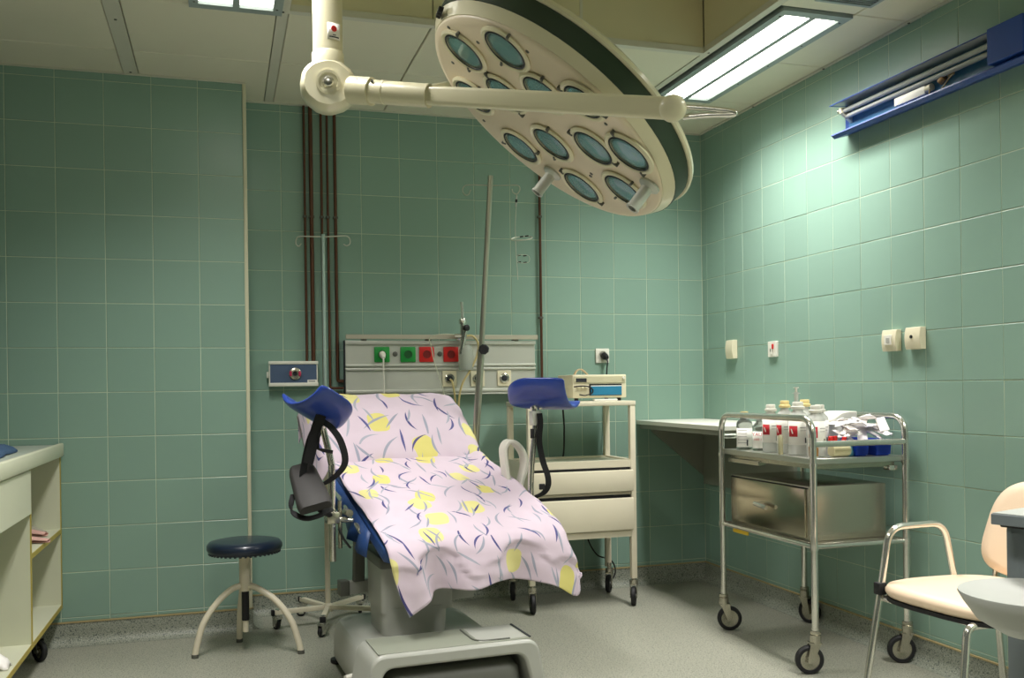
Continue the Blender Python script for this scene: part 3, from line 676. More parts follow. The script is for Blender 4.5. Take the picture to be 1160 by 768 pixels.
t2 = MB().tube(smooth_path([(fx+0.02, fy, 1.395), (fx+0.055, fy, 1.392), (fx+0.082, fy-0.005, 1.35), (fx+0.070, fy-0.01, 1.285), (fx+0.035, fy-0.012, 1.215), (fx-0.008, fy-0.012, 1.145), (fx-0.028, fy-0.012, 1.06), (fx-0.03, fy-0.01, 0.95)], 8), 0.0058, 10).done('oxygen_hose', M_PVC, None, smooth=60)
tag(t2, 'yellowed clear hose looping from the flowmeter down behind the bed', 'hose')
t2 = MB().tube(smooth_path([(-1.512, -0.074, 1.168), (-1.508, -0.10, 1.155), (-1.500, -0.105, 1.11), (-1.494, -0.11, 1.04), (-1.49, -0.11, 0.94)], 8), 0.0055, 10).done('gas_hose', M_PVC, None, smooth=60)
tag(t2, 'short amber hose plugged into the first beige gas outlet', 'hose')
t2 = MB().tube(smooth_path([(fx-0.03, fy, 1.398), (fx-0.10, fy, 1.402), (fx-0.168, -0.095, 1.388), (-1.612, -0.085, 1.33), (-1.596, -0.085, 1.25), (-1.565, -0.09, 1.15), (-1.545, -0.10, 1.05), (-1.54, -0.10, 0.94)], 8), 0.0028, 8).done('suction_hose', mat('milky_tubing', (196, 198, 176), 0.35), None, smooth=60)
tag(t2, 'thin milky tube drooping left of the flowmeter over a red socket', 'hose')

# wall socket with black plug
t = thing('wall_socket', 'white square wall socket with a black plug above the monitor', 'socket', (-0.628, -0.01, 1.25))
MB().box(-0.669, -0.588, -0.011, -0.0005, 1.252, 1.332, bev=0.003).done('plate', M_WHITEP, t)
MB().lathe([(0.029, 0), (0.029, 0.004), (0.025, 0.004), (0.024, -0.004), (0, -0.004)], (-0.628, -0.011, 1.292), (0, -1, 0), 28).done('socket_ring', M_WHITEP, t)
t = thing('black_plug', 'black mains plug and cable in the white wall socket', 'plug', (-0.628, -0.03, 1.05))
MB().lathe([(0.019, 0), (0.019, 0.014), (0.016, 0.03), (0.010, 0.042), (0, 0.044)], (-0.622, -0.0125, 1.292), (0.1, -1, -0.35), 20).done('plug_body', M_BLACK, t)
MB().tube(smooth_path([(-0.618, -0.045, 1.276), (-0.616, -0.052, 1.255), (-0.616, -0.040, 1.215), (-0.617, -0.034, 1.15), (-0.622, -0.032, 1.04), (-0.635, -0.034, 0.80), (-0.68, -0.04, 0.55), (-0.75, -0.05, 0.33), (-0.70, -0.055, 0.20), (-0.615, -0.06, 0.16), (-0.59, -0.06, 0.09), (-0.64, -0.065, 0.02)], 8), 0.0042, 8).done('cable', M_BLACK, t, smooth=60)

# ================================================================== THINGS ON THE RIGHT WALL
def plate_box(y0, y1, z0, z1, d, curve, m, name, label, cat):
    # small switch-like box on the right wall with a bulging front
    t = thing(name, label, cat, (-0.005, (y0+y1)/2, z0))
    n = 8; prof = [(-0.0005, z0)]+[(-(d*(0.72+0.28*math.sin(PI*(0.08+0.84*k/n))) if curve else d), z0+(z1-z0)*k/n) for k in range(n+1)]+[(-0.0005, z1)]
    MB().prism([(x, y0, z) for x, z in prof], (0, y1-y0, 0)).done('cover', m, t, bevel=0.002)
    return t
t = plate_box(-0.395, -0.320, 1.262, 1.362, 0.034, True, M_BEIGE, 'blank_cover', 'plain beige blank cover on the right wall nearest the corner', 'wall cover')
t = plate_box(-0.800, -0.722, 1.258, 1.336, 0.014, False, M_WHITEP, 'key_switch', 'white wall switch with red pilot lamp beside the beige blank cover', 'switch')
MB().box(-0.0185, -0.013, -0.770, -0.752, 1.272, 1.322, bev=0.001, seg=1).done('rocker', M_WHITEP, t)
MB().box(-0.0205, -0.014, -0.778, -0.766, 1.297, 1.322, bev=0.001, seg=1).done('pilot_lamp', M_RED, t)
MB().box(-0.0200, -0.014, -0.756, -0.750, 1.284, 1.300, bev=0.001, seg=1).done('key', M_GREYD, t)
t = plate_box(-1.722, -1.632, 1.250, 1.338, 0.030, True, M_BEIGE, 'phone_socket', 'cream wall outlet with square white insert above the trolley', 'socket')
MB().box(-0.034, -0.022, -1.700, -1.655, 1.276, 1.316, bev=0.001, seg=1).done('insert', M_WHITEP, t)
MB().box(-0.0355, -0.030, -1.690, -1.668, 1.284, 1.306, bev=0.001, seg=1).done('jack', M_GREYP, t)
t = plate_box(-1.868, -1.778, 1.252, 1.340, 0.032, True, M_BEIGE, 'aerial_socket', 'cream wall outlet with one dark hole, rightmost of the wall plates', 'socket')
MB().lathe([(0.007, 0), (0.007, 0.004), (0, 0.004)], (-0.0312, -1.820, 1.302), (-1, 0, 0), 14).done('hole', M_BLACK, t)

# blue open strip-light fixture
t = thing('strip_light', 'long blue open strip light fitting without cover on upper right wall', 'wall light', (-0.03, -1.90, 2.20))
Y0, Y1 = -2.47, -1.385
zt, zb = 2.350, 2.200
prof = [(-0.002, zt), (-0.095, zt-0.012), (-0.097, zt-0.016), (-0.012, zt-0.010), (-0.012, zb+0.028), (-0.070, zb+0.004), (-0.085, zb+0.012), (-0.087, zb+0.006), (-0.070, zb-0.006), (-0.002, zb+0.014)]
prof_b = [(-0.0125, zt-0.012), (-0.016, zt-0.012), (-0.016, zb+0.030), (-0.0125, zb+0.030)]
MB().prism([(x, Y0, z) for x, z in prof], (0, Y1-Y0, 0)).done('channel', M_BLUELAMP, t, smooth=0)
MB().prism([(x, Y0+0.02, z) for x, z in prof_b], (0, Y1-Y0-0.05, 0)).done('inner_plate', M_BLUEIN, t, smooth=0)
MB().prism([(-0.014, Y0+0.16, zt-0.0105), (-0.094, Y0+0.16, zt-0.0165), (-0.094, Y0+0.16, zt-0.0180), (-0.014, Y0+0.16, zt-0.0125)], (0, Y1-Y0-0.185, 0)).done('reflector_strip', mat('reflector_grey', (176, 184, 184), 0.3, metal=0.4), t, smooth=0)
MB().box(-0.098, -0.004, Y0, Y0+0.16, zb+0.02, zt-0.004, bev=0.002, seg=1).done('end_box', M_BLUELAMP, t)
for x, z in ((-0.055, 2.306), (-0.040, 2.284)):
    MB().cyl((x, Y0+0.16, z), (x, Y1-0.045, z), 0.0105, 14).done('lamp_tube', M_TUBEG, t)
hl = MB().prism([(-0.016, Y1-0.055, 2.325), (-0.075, Y1-0.055, 2.318), (-0.070, Y1-0.055, 2.296), (-0.016, Y1-0.055, 2.258)], (0, 0.016, 0)).done('tube_holder', M_BEIGE, t, smooth=0)
MB().cyl((-0.060, Y1-0.038, 2.308), (-0.060, Y1-0.026, 2.308), 0.014, 14).done('end_ring', M_CHROME, hl)
MB().prism([(-0.016, Y0+0.165, 2.325), (-0.075, Y0+0.165, 2.318), (-0.070, Y0+0.165, 2.290), (-0.016, Y0+0.165, 2.258)], (0, 0.014, 0)).done('tube_holder', M_BEIGE, t, smooth=0)
MB().box(-0.040, -0.016, -1.925, -1.745, 2.238, 2.272, bev=0.003).done('ballast', M_WHITEP, t)
MB().cyl((-0.030, -1.925, 2.256), (-0.030, -1.955, 2.258), 0.014, 14).done('starter', M_BEIGE, t)
MB().cyl((-0.030, -2.000, 2.262), (-0.030, -2.022, 2.276), 0.013, 14).done('starter', mat('amber_starter', (168, 130, 84), 0.5), t)
MB().tube(smooth_path([(-0.036, -1.950, 2.252), (-0.05, -1.965, 2.222), (-0.055, -1.995, 2.205), (-0.05, -2.03, 2.225), (-0.04, -2.06, 2.258), (-0.036, -2.08, 2.27), (-0.034, -2.065, 2.282), (-0.034, -2.05, 2.268), (-0.03, -2.10, 2.29)], 6), 0.0032, 8).done('wire', mat('tan_wire', (150, 132, 92), 0.5), t, smooth=60)

# corner worktop on grey gusset
t = thing('corner_shelf', 'wall shelf with white top and grey bracket in the room corner', 'shelf', (-0.2, -0.5, 0.56))
MB().box(-0.425, -0.0015, -0.985, -0.0015, 0.905, 0.928, bev=0.002, seg=1).done('shelf_top', M_SHELFT, t)
MB().box(-0.405, -0.0015, -0.965, -0.0015, 0.880, 0.9045, bev=0.001, seg=1).done('shelf_frame', M_SHELF, t)
MB().prism([(-0.335, -0.0015, 0.880), (-0.0015, -0.0015, 0.880), (-0.0015, -0.0015, 0.60), (-0.010, -0.0015, 0.60), (-0.335, -0.0015, 0.862)], (0, -0.022, 0)).done('gusset', M_SHELF, t, smooth=0)
MB().box(-0.020, -0.0015, -0.955, -0.024, 0.556, 0.880, bev=0.001, seg=1).done('wall_apron', M_SHELF, t)

# ================================================================== EXAMINATION CHAIR
CO = Vector((-1.7848, -1.5535, 0)); PSI = math.radians(9)
CE = Vector((math.cos(PSI), math.sin(PSI), 0)); CF = Vector((math.sin(PSI), -math.cos(PSI), 0)); CZ = Vector((0, 0, 1))
def ch(u, w, z): return CO+CE*u+CF*w+CZ*z            # chair frame: u right, w towards the foot end, z up
CM = frame_mtx(CO, CE, CF*-1, CZ)                     # local (u, -w, z)
BO = Vector((-1.93, -1.30, 0)); BR = Matrix.Translation(BO) @ Matrix.Rotation(math.radians(3), 4, 'Z')
chair = thing('examination_chair', 'adjustable examination chair with grey base, blue upholstery and two leg troughs', 'examination chair', BO)
# base
def loft(sections, name, m, parent, smooth=50):
    b = MB(); rings = [[b.bm.verts.new(Vector(p)) for p in s_] for s_ in sections]
    for p, q in zip(rings, rings[1:]):
        for k in range(len(p)): b.bm.faces.new((p[k], p[(k+1) % len(p)], q[(k+1) % len(p)], q[k]))
    b.bm.faces.new(rings[0][::-1]); b.bm.faces.new(rings[-1])
    return b.done(name, m, parent, smooth=smooth)
def rr_section(cx, cy, w, d, r, z, n=6): return [BR @ Vector((cx+x, cy+y, z)) for x, y in rounded_rect(w, d, r, n)]
base = loft([rr_section(-0.005, 0.02, 0.55, 0.70, 0.12, 0.028), rr_section(-0.005, 0.02, 0.57, 0.72, 0.13, 0.05), rr_section(-0.005, 0.02, 0.57, 0.72, 0.13, 0.13), rr_section(-0.01, 0.03, 0.54, 0.68, 0.13, 0.165), rr_section(-0.02, 0.04, 0.50, 0.60, 0.12, 0.190), rr_section(-0.02, 0.05, 0.40, 0.48, 0.10, 0.200)], 'base_cover', M_GREYP, chair)
MB().box(-0.262, 0.25, -0.30, 0.36, 0.004, 0.030, bev=0.004, mtx=BR).done('base_plate', M_BLACK, chair)
for x, y in ((-0.26, -0.26), (0.22, -0.26), (-0.26, 0.32), (0.22, 0.32)):
    c = BR @ Vector((x, y, 0))
    MB().lathe([(0.0, 0.0), (0.03, 0.0), (0.034, 0.004), (0.034, 0.018), (0, 0.018)], c, (0, 0, 1), 18).done('levelling_foot', M_BLACK, chair)
MB().cyl(BR @ Vector((-0.285, -0.20, 0.09)), BR @ Vector((-0.325, -0.215, 0.088)), 0.012, 14).done('pedal_pin', M_WHITEP, chair)
# lifting column of two telescoping shells
loft([rr_section(-0.045, 0.00, 0.245, 0.26, 0.03, 0.195), rr_section(-0.045, 0.00, 0.25, 0.265, 0.03, 0.30), rr_section(-0.045, 0.00, 0.25, 0.265, 0.03, 0.302)], 'column_shell', M_GREYP, chair)
loft([rr_section(-0.035, 0.01, 0.275, 0.28, 0.02, 0.285), rr_section(-0.035, 0.01, 0.275, 0.28, 0.02, 0.46)], 'column_shell', M_GREYP, chair)
MB().box(-0.185, 0.145, -0.16, 0.20, 0.455, 0.50, bev=0.01, mtx=BR).done('seat_carrier', M_GREYD, chair)
# rear cross beam and back strut
MB().box(-0.345, 0.10, 0.50, 0.535, 0.300, 0.352, bev=0.004, mtx=CM).done('cross_beam', M_GREYP, chair)
MB().box(-0.352, -0.315, 0.49, 0.545, 0.296, 0.356, bev=0.003, mtx=CM).done('beam_cap', M_GREYD, chair)
MB().box(-0.06, 0.10, 0.20, 0.52, 0.30, 0.34, bev=0.004, mtx=CM).done('beam_arm', M_GREYP, chair)
MB().prism([ch(-0.300, -0.515, 0.35), ch(-0.255, -0.515, 0.35), ch(-0.262, -0.46, 0.68), ch(-0.305, -0.46, 0.68)], CF*0.03).done('back_strut', M_GREYD, chair, bevel=0.004)
MB().prism([ch(-0.300+0.5, -0.515, 0.35), ch(-0.255+0.5, -0.515, 0.35), ch(-0.262+0.5, -0.46, 0.68), ch(-0.305+0.5, -0.46, 0.68)], CF*0.03).done('back_strut', M_GREYD, chair, bevel=0.004)
MB().cyl(ch(-0.31, -0.30, 0.545), ch(0.30, -0.30, 0.545), 0.016, 16).done('tilt_shaft', M_STEEL, chair)
# foot step in front
step = MB()
SM = Matrix.Translation((-1.905, -1.685, 0)) @ Matrix.Rotation(math.radians(3.5), 4, 'Z')
prof = fillet([(-0.335, 0, 0.02), (-0.292, 0, 0.238), (0.292, 0, 0.238), (0.335, 0, 0.02)], 0.045, 6)
inn = fillet([(-0.290, 0, 0.02), (-0.252, 0, 0.192), (0.240, 0, 0.192), (0.285, 0, 0.02)], 0.035, 6)
step.prism([SM @ Vector((p.x, -0.135, p.z)) for p in list(prof)+list(inn)[::-1]], SM.to_3x3() @ Vector((0, 0.255, 0)))
fs = step.done('foot_step', M_GREYP, chair, bevel=0.010, smooth=40)
MB().box(-0.27, 0.27, -0.115, 0.10, 0.2375, 0.2400, bev=0.001, seg=1, mtx=SM).done('tread_plate', mat('tread_grey', (136, 140, 126), 0.5), fs)
MB().box(0.088, 0.262, -0.10, 0.09, 0.2395, 0.2415, bev=0.0008, seg=1, mtx=SM).done('tread_pad', M_GREYP, fs)
MB().tube(fillet([SM @ Vector(p) for p in ((0.075, 0.085, 0.2415), (0.075, -0.095, 0.2415), (0.20, -0.098, 0.2415))], 0.05), 0.0035, 8).done('tread_groove', M_GREYD, fs)
MB().box(0.272, 0.279, -0.10, 0.10, 0.2375, 0.2415, mtx=SM).done('edge_slot', M_INK, fs)
# low front cover and caster behind the step
loft([[SM @ Vector((x, y, z)) for x, y in rounded_rect(0.50, 0.22, 0.05, 5)] for z in (0.05,)]+[[SM @ Vector((x*0.97, y+0.005, 0.135)) for x, y in rounded_rect(0.50, 0.22, 0.05, 5)], [SM @ Vector((x*0.88, y*0.8+0.01, 0.165)) for x, y in rounded_rect(0.50, 0.22, 0.05, 5)]], 'front_cover', M_GREYD, chair)
for x in (-0.20, 0.215):
    p = SM @ Vector((x, -0.02, 0)); caster(chair, p.x, p.y, 0.038, -1.2, 0.085, fork=M_GREYD)
# seat and back cushions
SL = 0.35
def seat_z(w): return 0.560-SL*w
def pad(name, pts, th, m):
    # slab between four corners of its top, thickness downwards
    a, b, c, d = [Vector(p) for p in pts]; n = (b-a).cross(d-a).normalized()
    if n.z < 0: n = -n
    return MB().prism([a, b, c, d], n*-th).done(name, m, chair, bevel=0.022, smooth=40)
pad('seat_cushion', [ch(-0.325, 0.0, seat_z(0)), ch(0.325, 0.0, seat_z(0)), ch(0.325, -0.70, seat_z(-0.70)), ch(-0.325, -0.70, seat_z(-0.70))], 0.075, M_BLUED)
pad('back_cushion', [ch(-0.33, -0.715, 0.815), ch(0.33, -0.715, 0.815), ch(0.33, -1.06, 1.072), ch(-0.33, -1.06, 1.072)], 0.075, M_BLUED)
for s in (-1, 1):
    MB().tube(fillet([ch(0.25*s, -0.05, seat_z(-0.05)-0.10), ch(0.25*s, -0.66, seat_z(-0.66)-0.10), ch(0.25*s, -1.00, 0.925)], 0.06), 0.016, 12).done('frame_tube', M_STEEL, chair, smooth=60)
    MB().tube([ch(0.345*s, -0.20, seat_z(-0.20)-0.05), ch(0.345*s, -0.62, seat_z(-0.62)-0.05)], 0.012, 12).done('side_rail', M_CHROME, chair, smooth=60)
    for w in (-0.22, -0.52): MB().cyl(ch(0.26*s, w, seat_z(w)-0.085), ch(0.350*s, w, seat_z(w)-0.05), 0.009, 10).done('rail_bracket', M_STEEL, chair)
MB().cyl(ch(-0.25, -0.30, seat_z(-0.30)-0.10), ch(0.25, -0.30, seat_z(-0.30)-0.10), 0.014, 12).done('cross_tube', M_STEEL, chair)
MB().box(-0.05, 0.05, 0.05, 0.45, 0.48, 0.58, bev=0.008, mtx=CM).done('seat_bracket', M_GREYD, chair)
# loose flap of blue cover on the left side
b = MB()
P = []
for i in range(13):
    w = -0.60+0.47*i/12
    wob = 0.010*math.sin(i*1.9)+0.007*math.sin(i*3.3+1)
    P.append([ch(-0.334-0.004, w, seat_z(w)-0.012), ch(-0.352-wob*0.8, w, seat_z(w)-0.050), ch(-0.368-wob*1.8, w+0.008, seat_z(w)-0.092-abs(wob))])
b.grid(P).done('cover_flap', M_BLUED, chair, solid=0.003, smooth=25)
# leg supports
def trough(c, s, a, o, width, length, label):
    s, a, o = Vector(s).normalized(), Vector(a).normalized(), Vector(o).normalized()
    R_ = width/2; N, K = 22, 12; out, inn_ = [], []
    for i in range(K+1):
        f = i/K; A = a*(length*(f-0.5))
        edge = min(f, 1-f)*K
        sc = 1.0-0.12*(max(0, 1-edge/2.0))**2
        wf = 1.0 if f < 0.55 else math.sqrt(max(0.12, 1-((f-0.55)/0.50)**2))
        ro, ri = [], []
        span = math.radians(78)*(1.0-0.16*max(0, (f-0.55)/0.45)**2)
        for j in range(N+1):
            th = -span+2*span*j/N
            d = s*math.sin(th)*1.06*wf-o*(math.cos(th)*0.72-0.24)
            ej = min(j, N-j)
            k2 = 1.0
            ro.append(c+A+d*R_*sc); ri.append(c+A+d*(R_-0.036*(1-0.35*max(0, 1-ej/2.0)))*(1 if 0 < i < K else 0.98)+a*(0 if 0 < i < K else (0.006 if i == 0 else -0.006)))
        out.append(ro); inn_.append(ri)
    b = MB(); vo = [[b.bm.verts.new(p) for p in r] for r in out]; vi = [[b.bm.verts.new(p) for p in r] for r in inn_]
    for g in (vo, vi):
        for i in range(K):
            for j in range(N): b.bm.faces.new((g[i][j], g[i][j+1], g[i+1][j+1], g[i+1][j]))
    for i in range(K):
        for j in (0, N): b.bm.faces.new((vo[i][j], vi[i][j], vi[i+1][j], vo[i+1][j]))
    for j in range(N):
        for i in (0, K): b.bm.faces.new((vo[i][j], vo[i][j+1], vi[i][j+1], vi[i][j]))
    return b.done('leg_trough', M_BLUEV, chair, smooth=70, subsurf=1)
def cam_vec(x, y, z): return r_cam*x+Vector((0, 0, 1))*y-f_cam*z      # helper directions used when measuring the troughs
f_cam = Vector((0.30474, 0.95243, 0)); r_cam = Vector((0.95243, -0.30474, 0))
LT = ch(-0.470, -0.30, 1.068); RT = ch(0.462, -0.30, 1.100)
tl = trough(LT, cam_vec(0.79, 0.13, 0.60), cam_vec(0.57, -0.48, -0.66), cam_vec(0.2, 0.87, -0.45), 0.25, 0.215, 'left')
tr = trough(RT, cam_vec(0.32, -0.39, -0.86), cam_vec(-0.94, 0.015, -0.35), cam_vec(0.15, 0.91, -0.36), 0.265, 0.275, 'right')
# chrome posts with ball joints and clamps
for s, T_, jt_ in ((-1, LT, ch(-0.472, -0.29, 1.020)), (1, RT, ch(0.430, -0.30, 1.030))):
    if s < 0: path = [jt_+Vector((0, 0, -0.03)), ch(-0.462, -0.30, 0.965), ch(-0.436, -0.30, 0.850), ch(-0.434, -0.30, 0.80), ch(-0.434, -0.30, 0.475)]
    else: path = [jt_+Vector((0, 0, -0.06)), ch(0.422, -0.30, 0.90), ch(0.408, -0.30, 0.78), ch(0.402, -0.30, 0.60), ch(0.402, -0.30, 0.52)]
    MB().tube(smooth_path(path, 6), 0.0125, 14).done('support_post', M_CHROME, chair, smooth=60)
    MB().lathe([(0.014, -0.03), (0.017, -0.012), (0.017, 0.008), (0.010, 0.02), (0.008, 0.04), (0, 0.042)], jt_, (0, 0, 1), 18).done('ball_joint', M_CHROME, chair)
    MB().cyl(jt_+CE*-0.02+Vector((0, 0, 0.004)), jt_+CE*0.03+Vector((0, 0, 0.004)), 0.006, 10).done('wing_screw', M_CHROME, chair)
    if s > 0: MB().box(-0.021, 0.021, -0.018, 0.018, -0.068, -0.008, bev=0.003, mtx=Matrix.Translation(jt_) @ Matrix.Rotation(PSI, 4, 'Z')).done('joint_block', M_ALU, chair)
    xc = ch(0.434*s if s < 0 else 0.404, -0.30, 0.640)
    MB().box(-0.024, 0.024, -0.022, 0.022, -0.022, 0.022, bev=0.004, mtx=Matrix.Translation(xc) @ Matrix.Rotation(PSI, 4, 'Z')).done('post_clamp', M_STEEL, chair)
    MB().cyl(xc, ch(0.345*s, -0.30, 0.620), 0.010, 12).done('clamp_arm', M_CHROME, chair)
    MB().cyl(ch(0.375*s, -0.33, 0.655), ch(0.375*s, -0.27, 0.655), 0.014, 12).done('rail_clamp', M_STEEL, chair)
MB().cyl(ch(-0.402, -0.31, 0.52), ch(-0.402, -0.31, 0.70), 0.008, 12).done('clamp_rod', M_STEEL, chair)
MB().strip([ch(-0.415, -0.28, 0.60), ch(-0.40, -0.27, 0.56), ch(-0.375, -0.27, 0.525)], 0.022, 0.006, CF).done('clamp_lever', M_BLACK, chair)
# straps: left hangs in a loop, right dangles
lp = smooth_path([(-2.307, -1.375, 1.009), (-2.339, -1.365, 0.947), (-2.359, -1.358, 0.866), (-2.369, -1.355, 0.800), (-2.360, -1.358, 0.771), (-2.325, -1.359, 0.763), (-2.277, -1.364, 0.781), (-2.231, -1.368, 0.819), (-2.215, -1.373, 0.861), (-2.231, -1.378, 0.928), (-2.263, -1.379, 0.978), (-2.295, -1.379, 1.005)], 6)
MB().strip(lp, 0.030, 0.0035, [f_cam*0.75+r_cam*0.6 for _ in lp]).done('strap', M_STRAP, chair)
sb = MB().strip(smooth_path([(-2.302, -1.387, 1.029), (-2.321, -1.381, 0.977), (-2.337, -1.376, 0.908), (-2.351, -1.372, 0.850)], 5), 0.038, 0.004, r_cam).done('strap', M_STRAP, chair)
MB().strip([(-2.309, -1.390, 0.964), (-2.317, -1.393, 0.905), (-2.298, -1.399, 0.899), (-2.264, -1.410, 0.892)], 0.013, 0.006, Vector((0, 0, 1))).done('strap_buckle', M_BLACK, sb)
rp = smooth_path([(-1.397, -1.215, 1.013), (-1.394, -1.216, 0.969), (-1.399, -1.214, 0.895), (-1.386, -1.218, 0.815), (-1.369, -1.224, 0.759), (-1.366, -1.225, 0.715), (-1.384, -1.219, 0.683), (-1.419, -1.208, 0.665)], 6)
st_ = MB().strip(rp, 0.026, 0.004, [r_cam*0.9+f_cam*0.5 for _ in rp]).done('strap', M_STRAP, chair)
MB().box(-0.012, 0.012, -0.006, 0.006, -0.012, 0.012, bev=0.002, seg=1, mtx=Matrix.Translation((-1.397, -1.236, 0.710))).done('strap_buckle', M_BLACK, st_)
MB().box(-0.007, 0.007, -0.01, 0.01, -0.02, 0.02, bev=0.003, mtx=Matrix.Translation((-1.432, -1.224, 0.930))).done('lock_tab', M_BLACK, chair)
# charcoal arm pad on the left
pa = Vector((-2.367, -1.293, 0.818)); pb = Vector((-2.336, -1.471, 0.703)); ad = (pb-pa).normalized(); sd = (r_cam-ad*r_cam.dot(ad)).normalized(); nd = sd.cross(ad)
if nd.z < 0: nd = -nd
PM = frame_mtx((pa+pb)/2, sd, ad, sd.cross(ad)); ln = (pb-pa).length
b = MB(); 
secs = []
for k in range(13):
    f = k/12; w_ = 0.098+0.030*f; y = (f-0.5)*(ln+0.03)
    e_ = min(f, 1-f); w_ *= 1-0.10*max(0, 1-e_*8)
    sec = [(x, z) for x, z in rounded_rect(w_, 0.045*(1-0.25*max(0, 1-e_*8)), 0.016, 4)]
    secs.append([PM @ Vector((x, y, z-0.010*(1-(2*x/w_)**2))) for x, z in sec])
ap = loft(secs, 'arm_pad', M_CHARC, chair)
MB().strip(smooth_path([(-2.404, -1.344, 0.735), (-2.414, -1.383, 0.701), (-2.404, -1.418, 0.672), (-2.367, -1.461, 0.659), (-2.324, -1.475, 0.668), (-2.293, -1.443, 0.679), (-2.268, -1.388, 0.681)], 5), 0.020, 0.006, ad).done('pad_strap', M_STRAP, ap)
MB().strip([(-2.378, -1.379, 0.757), (-2.344, -1.390, 0.766), (-2.331, -1.388, 0.769)], 0.006, 0.004, Vector((0, 0, 1))).done('pad_tab', M_BLACK, ap)
MB().cyl((-2.314, -1.404, 0.682), ch(-0.434, -0.30, 0.645), 0.011, 12).done('pad_arm', M_BLACK, chair)
# white loop handle on the right
lh = smooth_path([ch(0.375, -0.42, 0.62), ch(0.352, -0.42, 0.72), ch(0.338, -0.42, 0.82), ch(0.338, -0.42, 0.868), ch(0.360, -0.42, 0.892), ch(0.395, -0.42, 0.880), ch(0.428, -0.42, 0.835), ch(0.432, -0.42, 0.780), ch(0.412, -0.42, 0.715), ch(0.385, -0.42, 0.63)], 6)
MB().strip(lh, 0.060, 0.017, [CF]*len(lh)).done('loop_handle', M_WHITEP, chair, bevel=0.005)
MB().cyl(ch(0.345, -0.42, 0.645), ch(0.392, -0.42, 0.645), 0.016, 14).done('handle_mount', M_STEEL, chair)

# ------------------------------------------------------------------ printed sheets
def catmull(P, n):
    # interpolate a list of values/vectors to n+1 samples
    out = []; m = len(P)-1
    for k in range(n+1):
        x = m*k/n; i = min(int(x), m-1); t = x-i
        p1, p2 = P[i], P[i+1]; p0 = P[i-1] if i > 0 else p1*2-p2; p3 = P[i+2] if i+2 <= m else p2*2-p1
        out.append(0.5*((2*p1)+(p2-p0)*t+(2*p0-5*p1+4*p2-p3)*t*t+(3*p1-p0-3*p2+p3)*t*t*t))
    return out
def cloth(rows, nv, nu, name, m, label, wr=0.004, wscale=9.0, seed=0.0):
    R1 = [catmull([Vector(p) for p in r], nu) for r in rows]
    cols_ = [catmull([r[j] for r in R1], nv) for j in range(nu+1)]
    P = [[cols_[j][i] for j in range(nu+1)] for i in range(nv+1)]
    # arc-length uv so the print keeps its size
    uv = [[None]*(nu+1) for _ in range(nv+1)]
    cj = nu//2; vv = [0.0]
    for i in range(1, nv+1): vv.append(vv[-1]+(P[i][cj]-P[i-1][cj]).length)
    for i in range(nv+1):
        acc = [0.0]
        for j in range(1, nu+1): acc.append(acc[-1]+(P[i][j]-P[i][j-1]).length)
        for j in range(nu+1): uv[i][j] = (acc[j]-acc[cj], vv[i])
    Q = []
    for i in range(nv+1):
        row = []
        for j in range(nu+1):
            a = P[min(i+1, nv)][j]-P[max(i-1, 0)][j]; b_ = P[i][min(j+1, nu)]-P[i][max(j-1, 0)]; n = b_.cross(a)
            n = n.normalized() if n.length > 1e-9 else Vector((0, 0, 1))
            if n.z < 0 and abs(n.z) > 0.3: n = -n
            p = P[i][j]
            k = noise.noise(p*wscale+Vector((seed, 0, 0)))*wr+noise.noise(p*wscale*2.7+Vector((0, seed, 3)))*wr*0.5
            row.append(p+n*(k+wr*0.7))
        Q.append(row)
    o = MB().grid(Q, uv).done(name, m, None, smooth=180, solid=0.0015)
    tag(o, label, 'sheet'); return o
U = [-0.33, -0.24, -0.14, -0.04, 0.06, 0.16, 0.26, 0.345, 0.375]
def flat_row(w, dz, lift=0.0, uo=None, edge=-0.05):
    row = []
    for i, u in enumerate(U):
        uu = u if uo is None else uo[i]
        z = seat_z(w)+dz
        if i == len(U)-1: z += edge
        if i == len(U)-2: z += 0.014+lift*0.4
        if 0 < i < len(U)-2: z += lift*math.sin(PI*i/(len(U)-2))
        row.append(ch(uu, w, z))
    return row
rows = [flat_row(-0.735, -0.035, edge=-0.03), flat_row(-0.712, 0.004, 0.002, edge=-0.02), flat_row(-0.60, 0.010, 0.012, edge=-0.03),
        flat_row(-0.45, 0.010, 0.016, uo=[-0.335, -0.24, -0.14, -0.04, 0.06, 0.17, 0.28, 0.37, 0.392]), flat_row(-0.30, 0.010, 0.014, uo=[-0.33, -0.24, -0.14, -0.04, 0.07, 0.18, 0.29, 0.375, 0.396]),
        flat_row(-0.16, 0.010, 0.012, uo=[-0.328, -0.24, -0.14, -0.03, 0.08, 0.19, 0.30, 0.385, 0.425]), flat_row(-0.04, 0.012, 0.006, uo=[-0.328, -0.24, -0.14, -0.03, 0.08, 0.19, 0.30, 0.385, 0.42], edge=-0.055)]
UO = [-0.325, -0.235, -0.135, -0.03, 0.08, 0.185, 0.285, 0.375, 0.41]
rows.append([ch(u, 0.022+0.012*math.sin(i*2.1), 0.548-(0.05 if i == 8 else 0.012 if i == 7 else 0)) for i, u in enumerate(UO)])
UH = [-0.318, -0.230, -0.135, -0.03, 0.085, 0.19, 0.295, 0.395, 0.435]
rows.append([ch(u, 0.045+0.026*math.sin(i*2.1+0.3), z) for i, (u, z) in enumerate(zip(UH, (0.485, 0.49, 0.49, 0.492, 0.495, 0.495, 0.485, 0.462, 0.435)))])
UH = [-0.300, -0.215, -0.13, -0.03, 0.085, 0.195, 0.305, 0.41, 0.452]
rows.append([ch(u, 0.055+0.038*math.sin(i*2.1+0.5), z) for i, (u, z) in enumerate(zip(UH, (0.405, 0.43, 0.435, 0.44, 0.445, 0.445, 0.425, 0.385, 0.400)))])
